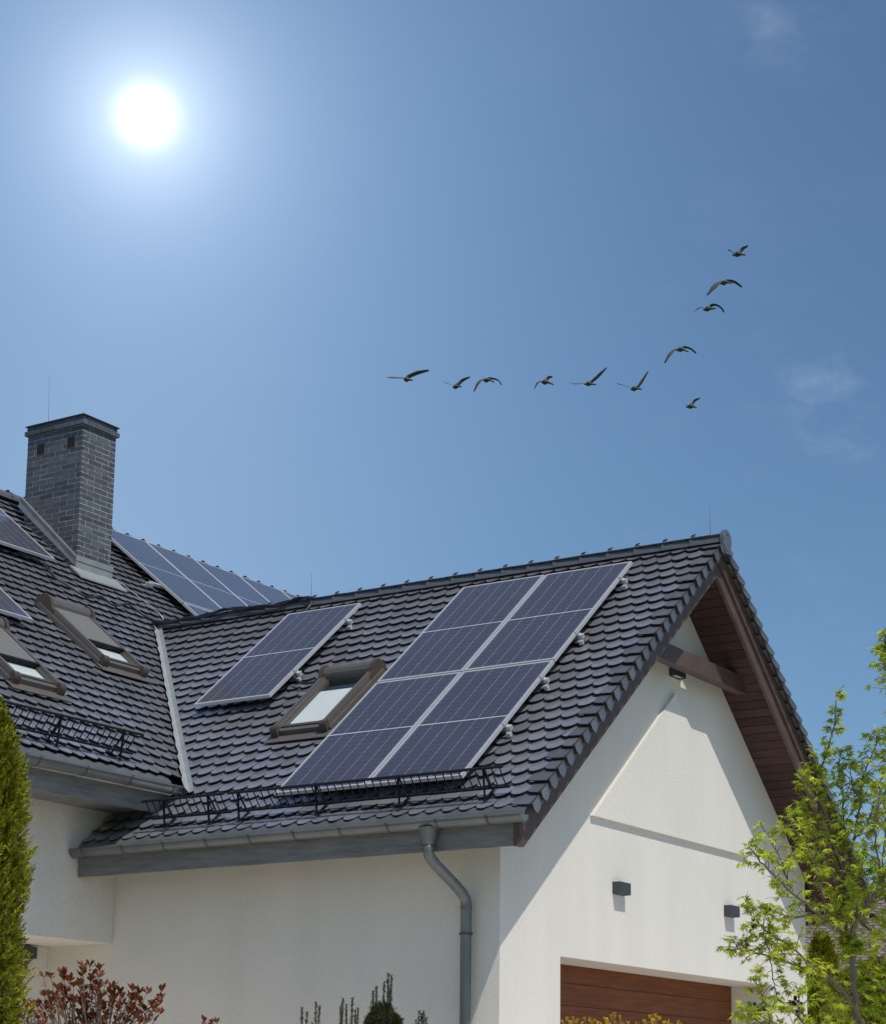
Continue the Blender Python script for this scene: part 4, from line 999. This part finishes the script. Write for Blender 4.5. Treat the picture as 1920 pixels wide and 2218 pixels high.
def MM(op, a, b=None, c=None, cl=False):
    n = N.new('ShaderNodeMath'); n.operation = op; n.use_clamp = cl
    for i, x in enumerate((a, b, c)):
        if x is None: continue
        if isinstance(x, (int, float)): n.inputs[i].default_value = x
        else: L.new(x, n.inputs[i])
    return n.outputs[0]
SKS = .12
dirn = VM('NORMALIZE', tc.outputs['Generated']).outputs[0]
base = VM('MULTIPLY', sky.outputs[0], (.60, .765, .88)).outputs[0]
# bright aureole round the disc that stands in this part of the sky
disc = (at(318, 250, 1) - CAM).normalized()
dt = VM('DOT_PRODUCT', dirn, disc).outputs['Value']
ang = MM('ARCCOSINE', MM('MINIMUM', dt, 1.0))
angd = MM('MULTIPLY', ang, 180 / math.pi)
def gauss(sig, amp): return MM('MULTIPLY', MM('EXPONENT', MM('MULTIPLY', MM('POWER', MM('DIVIDE', angd, sig), 2.0), -1.0)), amp)
def expo(sig, amp): return MM('MULTIPLY', MM('EXPONENT', MM('MULTIPLY', MM('DIVIDE', angd, sig), -1.0)), amp)
g1_ = MM('ADD', gauss(.55, 14.0), gauss(1.5, 1.0)); g2_ = expo(2.2, 6.0); g3_ = gauss(13.0, .86)
def colr(f, c):
    n = N.new('ShaderNodeVectorMath'); n.operation = 'SCALE'; n.inputs[0].default_value = c; L.new(f, n.inputs['Scale']); return n.outputs[0]
tot = VM('ADD', base, colr(g1_, (1, 1, 1))).outputs[0]
tot = VM('ADD', tot, colr(g2_, (.95, 1.02, 1.12))).outputs[0]
tot = VM('ADD', tot, colr(g3_, (1.02, 1.66, 2.36))).outputs[0]
hz = (at(150, 1250, 1) - CAM).normalized()
ang2 = MM('MULTIPLY', MM('ARCCOSINE', MM('MINIMUM', VM('DOT_PRODUCT', dirn, hz).outputs['Value'], 1.0)), 180 / math.pi)
tot = VM('ADD', tot, colr(MM('EXPONENT', MM('MULTIPLY', MM('POWER', MM('DIVIDE', ang2, 9.0), 2.0), -1.0)), (.70, .64, .48))).outputs[0]
# thin cirrus wisps
nz = N.new('ShaderNodeTexNoise'); nz.inputs['Scale'].default_value = 17; nz.inputs['Detail'].default_value = 9; nz.inputs['Roughness'].default_value = .62
mpn = N.new('ShaderNodeMapping'); mpn.inputs['Scale'].default_value = (1, 1, 1.7); L.new(dirn, mpn.inputs['Vector']); L.new(mpn.outputs[0], nz.inputs['Vector'])
nz2 = N.new('ShaderNodeTexNoise'); nz2.inputs['Scale'].default_value = 2.6; nz2.inputs['Detail'].default_value = 3; L.new(dirn, nz2.inputs['Vector'])
wm = N.new('ShaderNodeMapRange'); wm.inputs['From Min'].default_value = .50; wm.inputs['From Max'].default_value = .80; L.new(nz.outputs['Fac'], wm.inputs['Value'])
wm2 = N.new('ShaderNodeMapRange'); wm2.inputs['From Min'].default_value = .40; wm2.inputs['From Max'].default_value = .65; L.new(nz2.outputs['Fac'], wm2.inputs['Value'])
wd = (at(1815, 850, 1) - CAM).normalized()
wa = MM('MULTIPLY', MM('ARCCOSINE', MM('MINIMUM', VM('DOT_PRODUCT', dirn, wd).outputs['Value'], 1.0)), 180 / math.pi)
wk = MM('ADD', MM('MULTIPLY', MM('EXPONENT', MM('MULTIPLY', MM('POWER', MM('DIVIDE', wa, 2.0), 2.0), -1.0)), 1.15), MM('MULTIPLY', wm2.outputs[0], .35))
wd2 = (at(1660, 40, 1) - CAM).normalized()
wa2 = MM('MULTIPLY', MM('ARCCOSINE', MM('MINIMUM', VM('DOT_PRODUCT', dirn, wd2).outputs['Value'], 1.0)), 180 / math.pi)
wk = MM('ADD', wk, MM('EXPONENT', MM('MULTIPLY', MM('POWER', MM('DIVIDE', wa2, 1.2), 2.0), -1.0)))
wf = MM('MULTIPLY', MM('POWER', wm.outputs[0], 1.4), MM('MULTIPLY', wk, .95))
tot = VM('ADD', tot, colr(wf, (1.0, .95, .9))).outputs[0]
L.new(tot, bg.inputs['Color']); bg.inputs['Strength'].default_value = SKS
vs = sc.view_settings; vs.view_transform = 'Standard'; vs.look = 'None'; vs.gamma = 1; vs.exposure = 0; vs.use_curve_mapping = False
sc.render.engine = 'CYCLES'; sc.cycles.max_bounces = 8; sc.cycles.transparent_max_bounces = 12
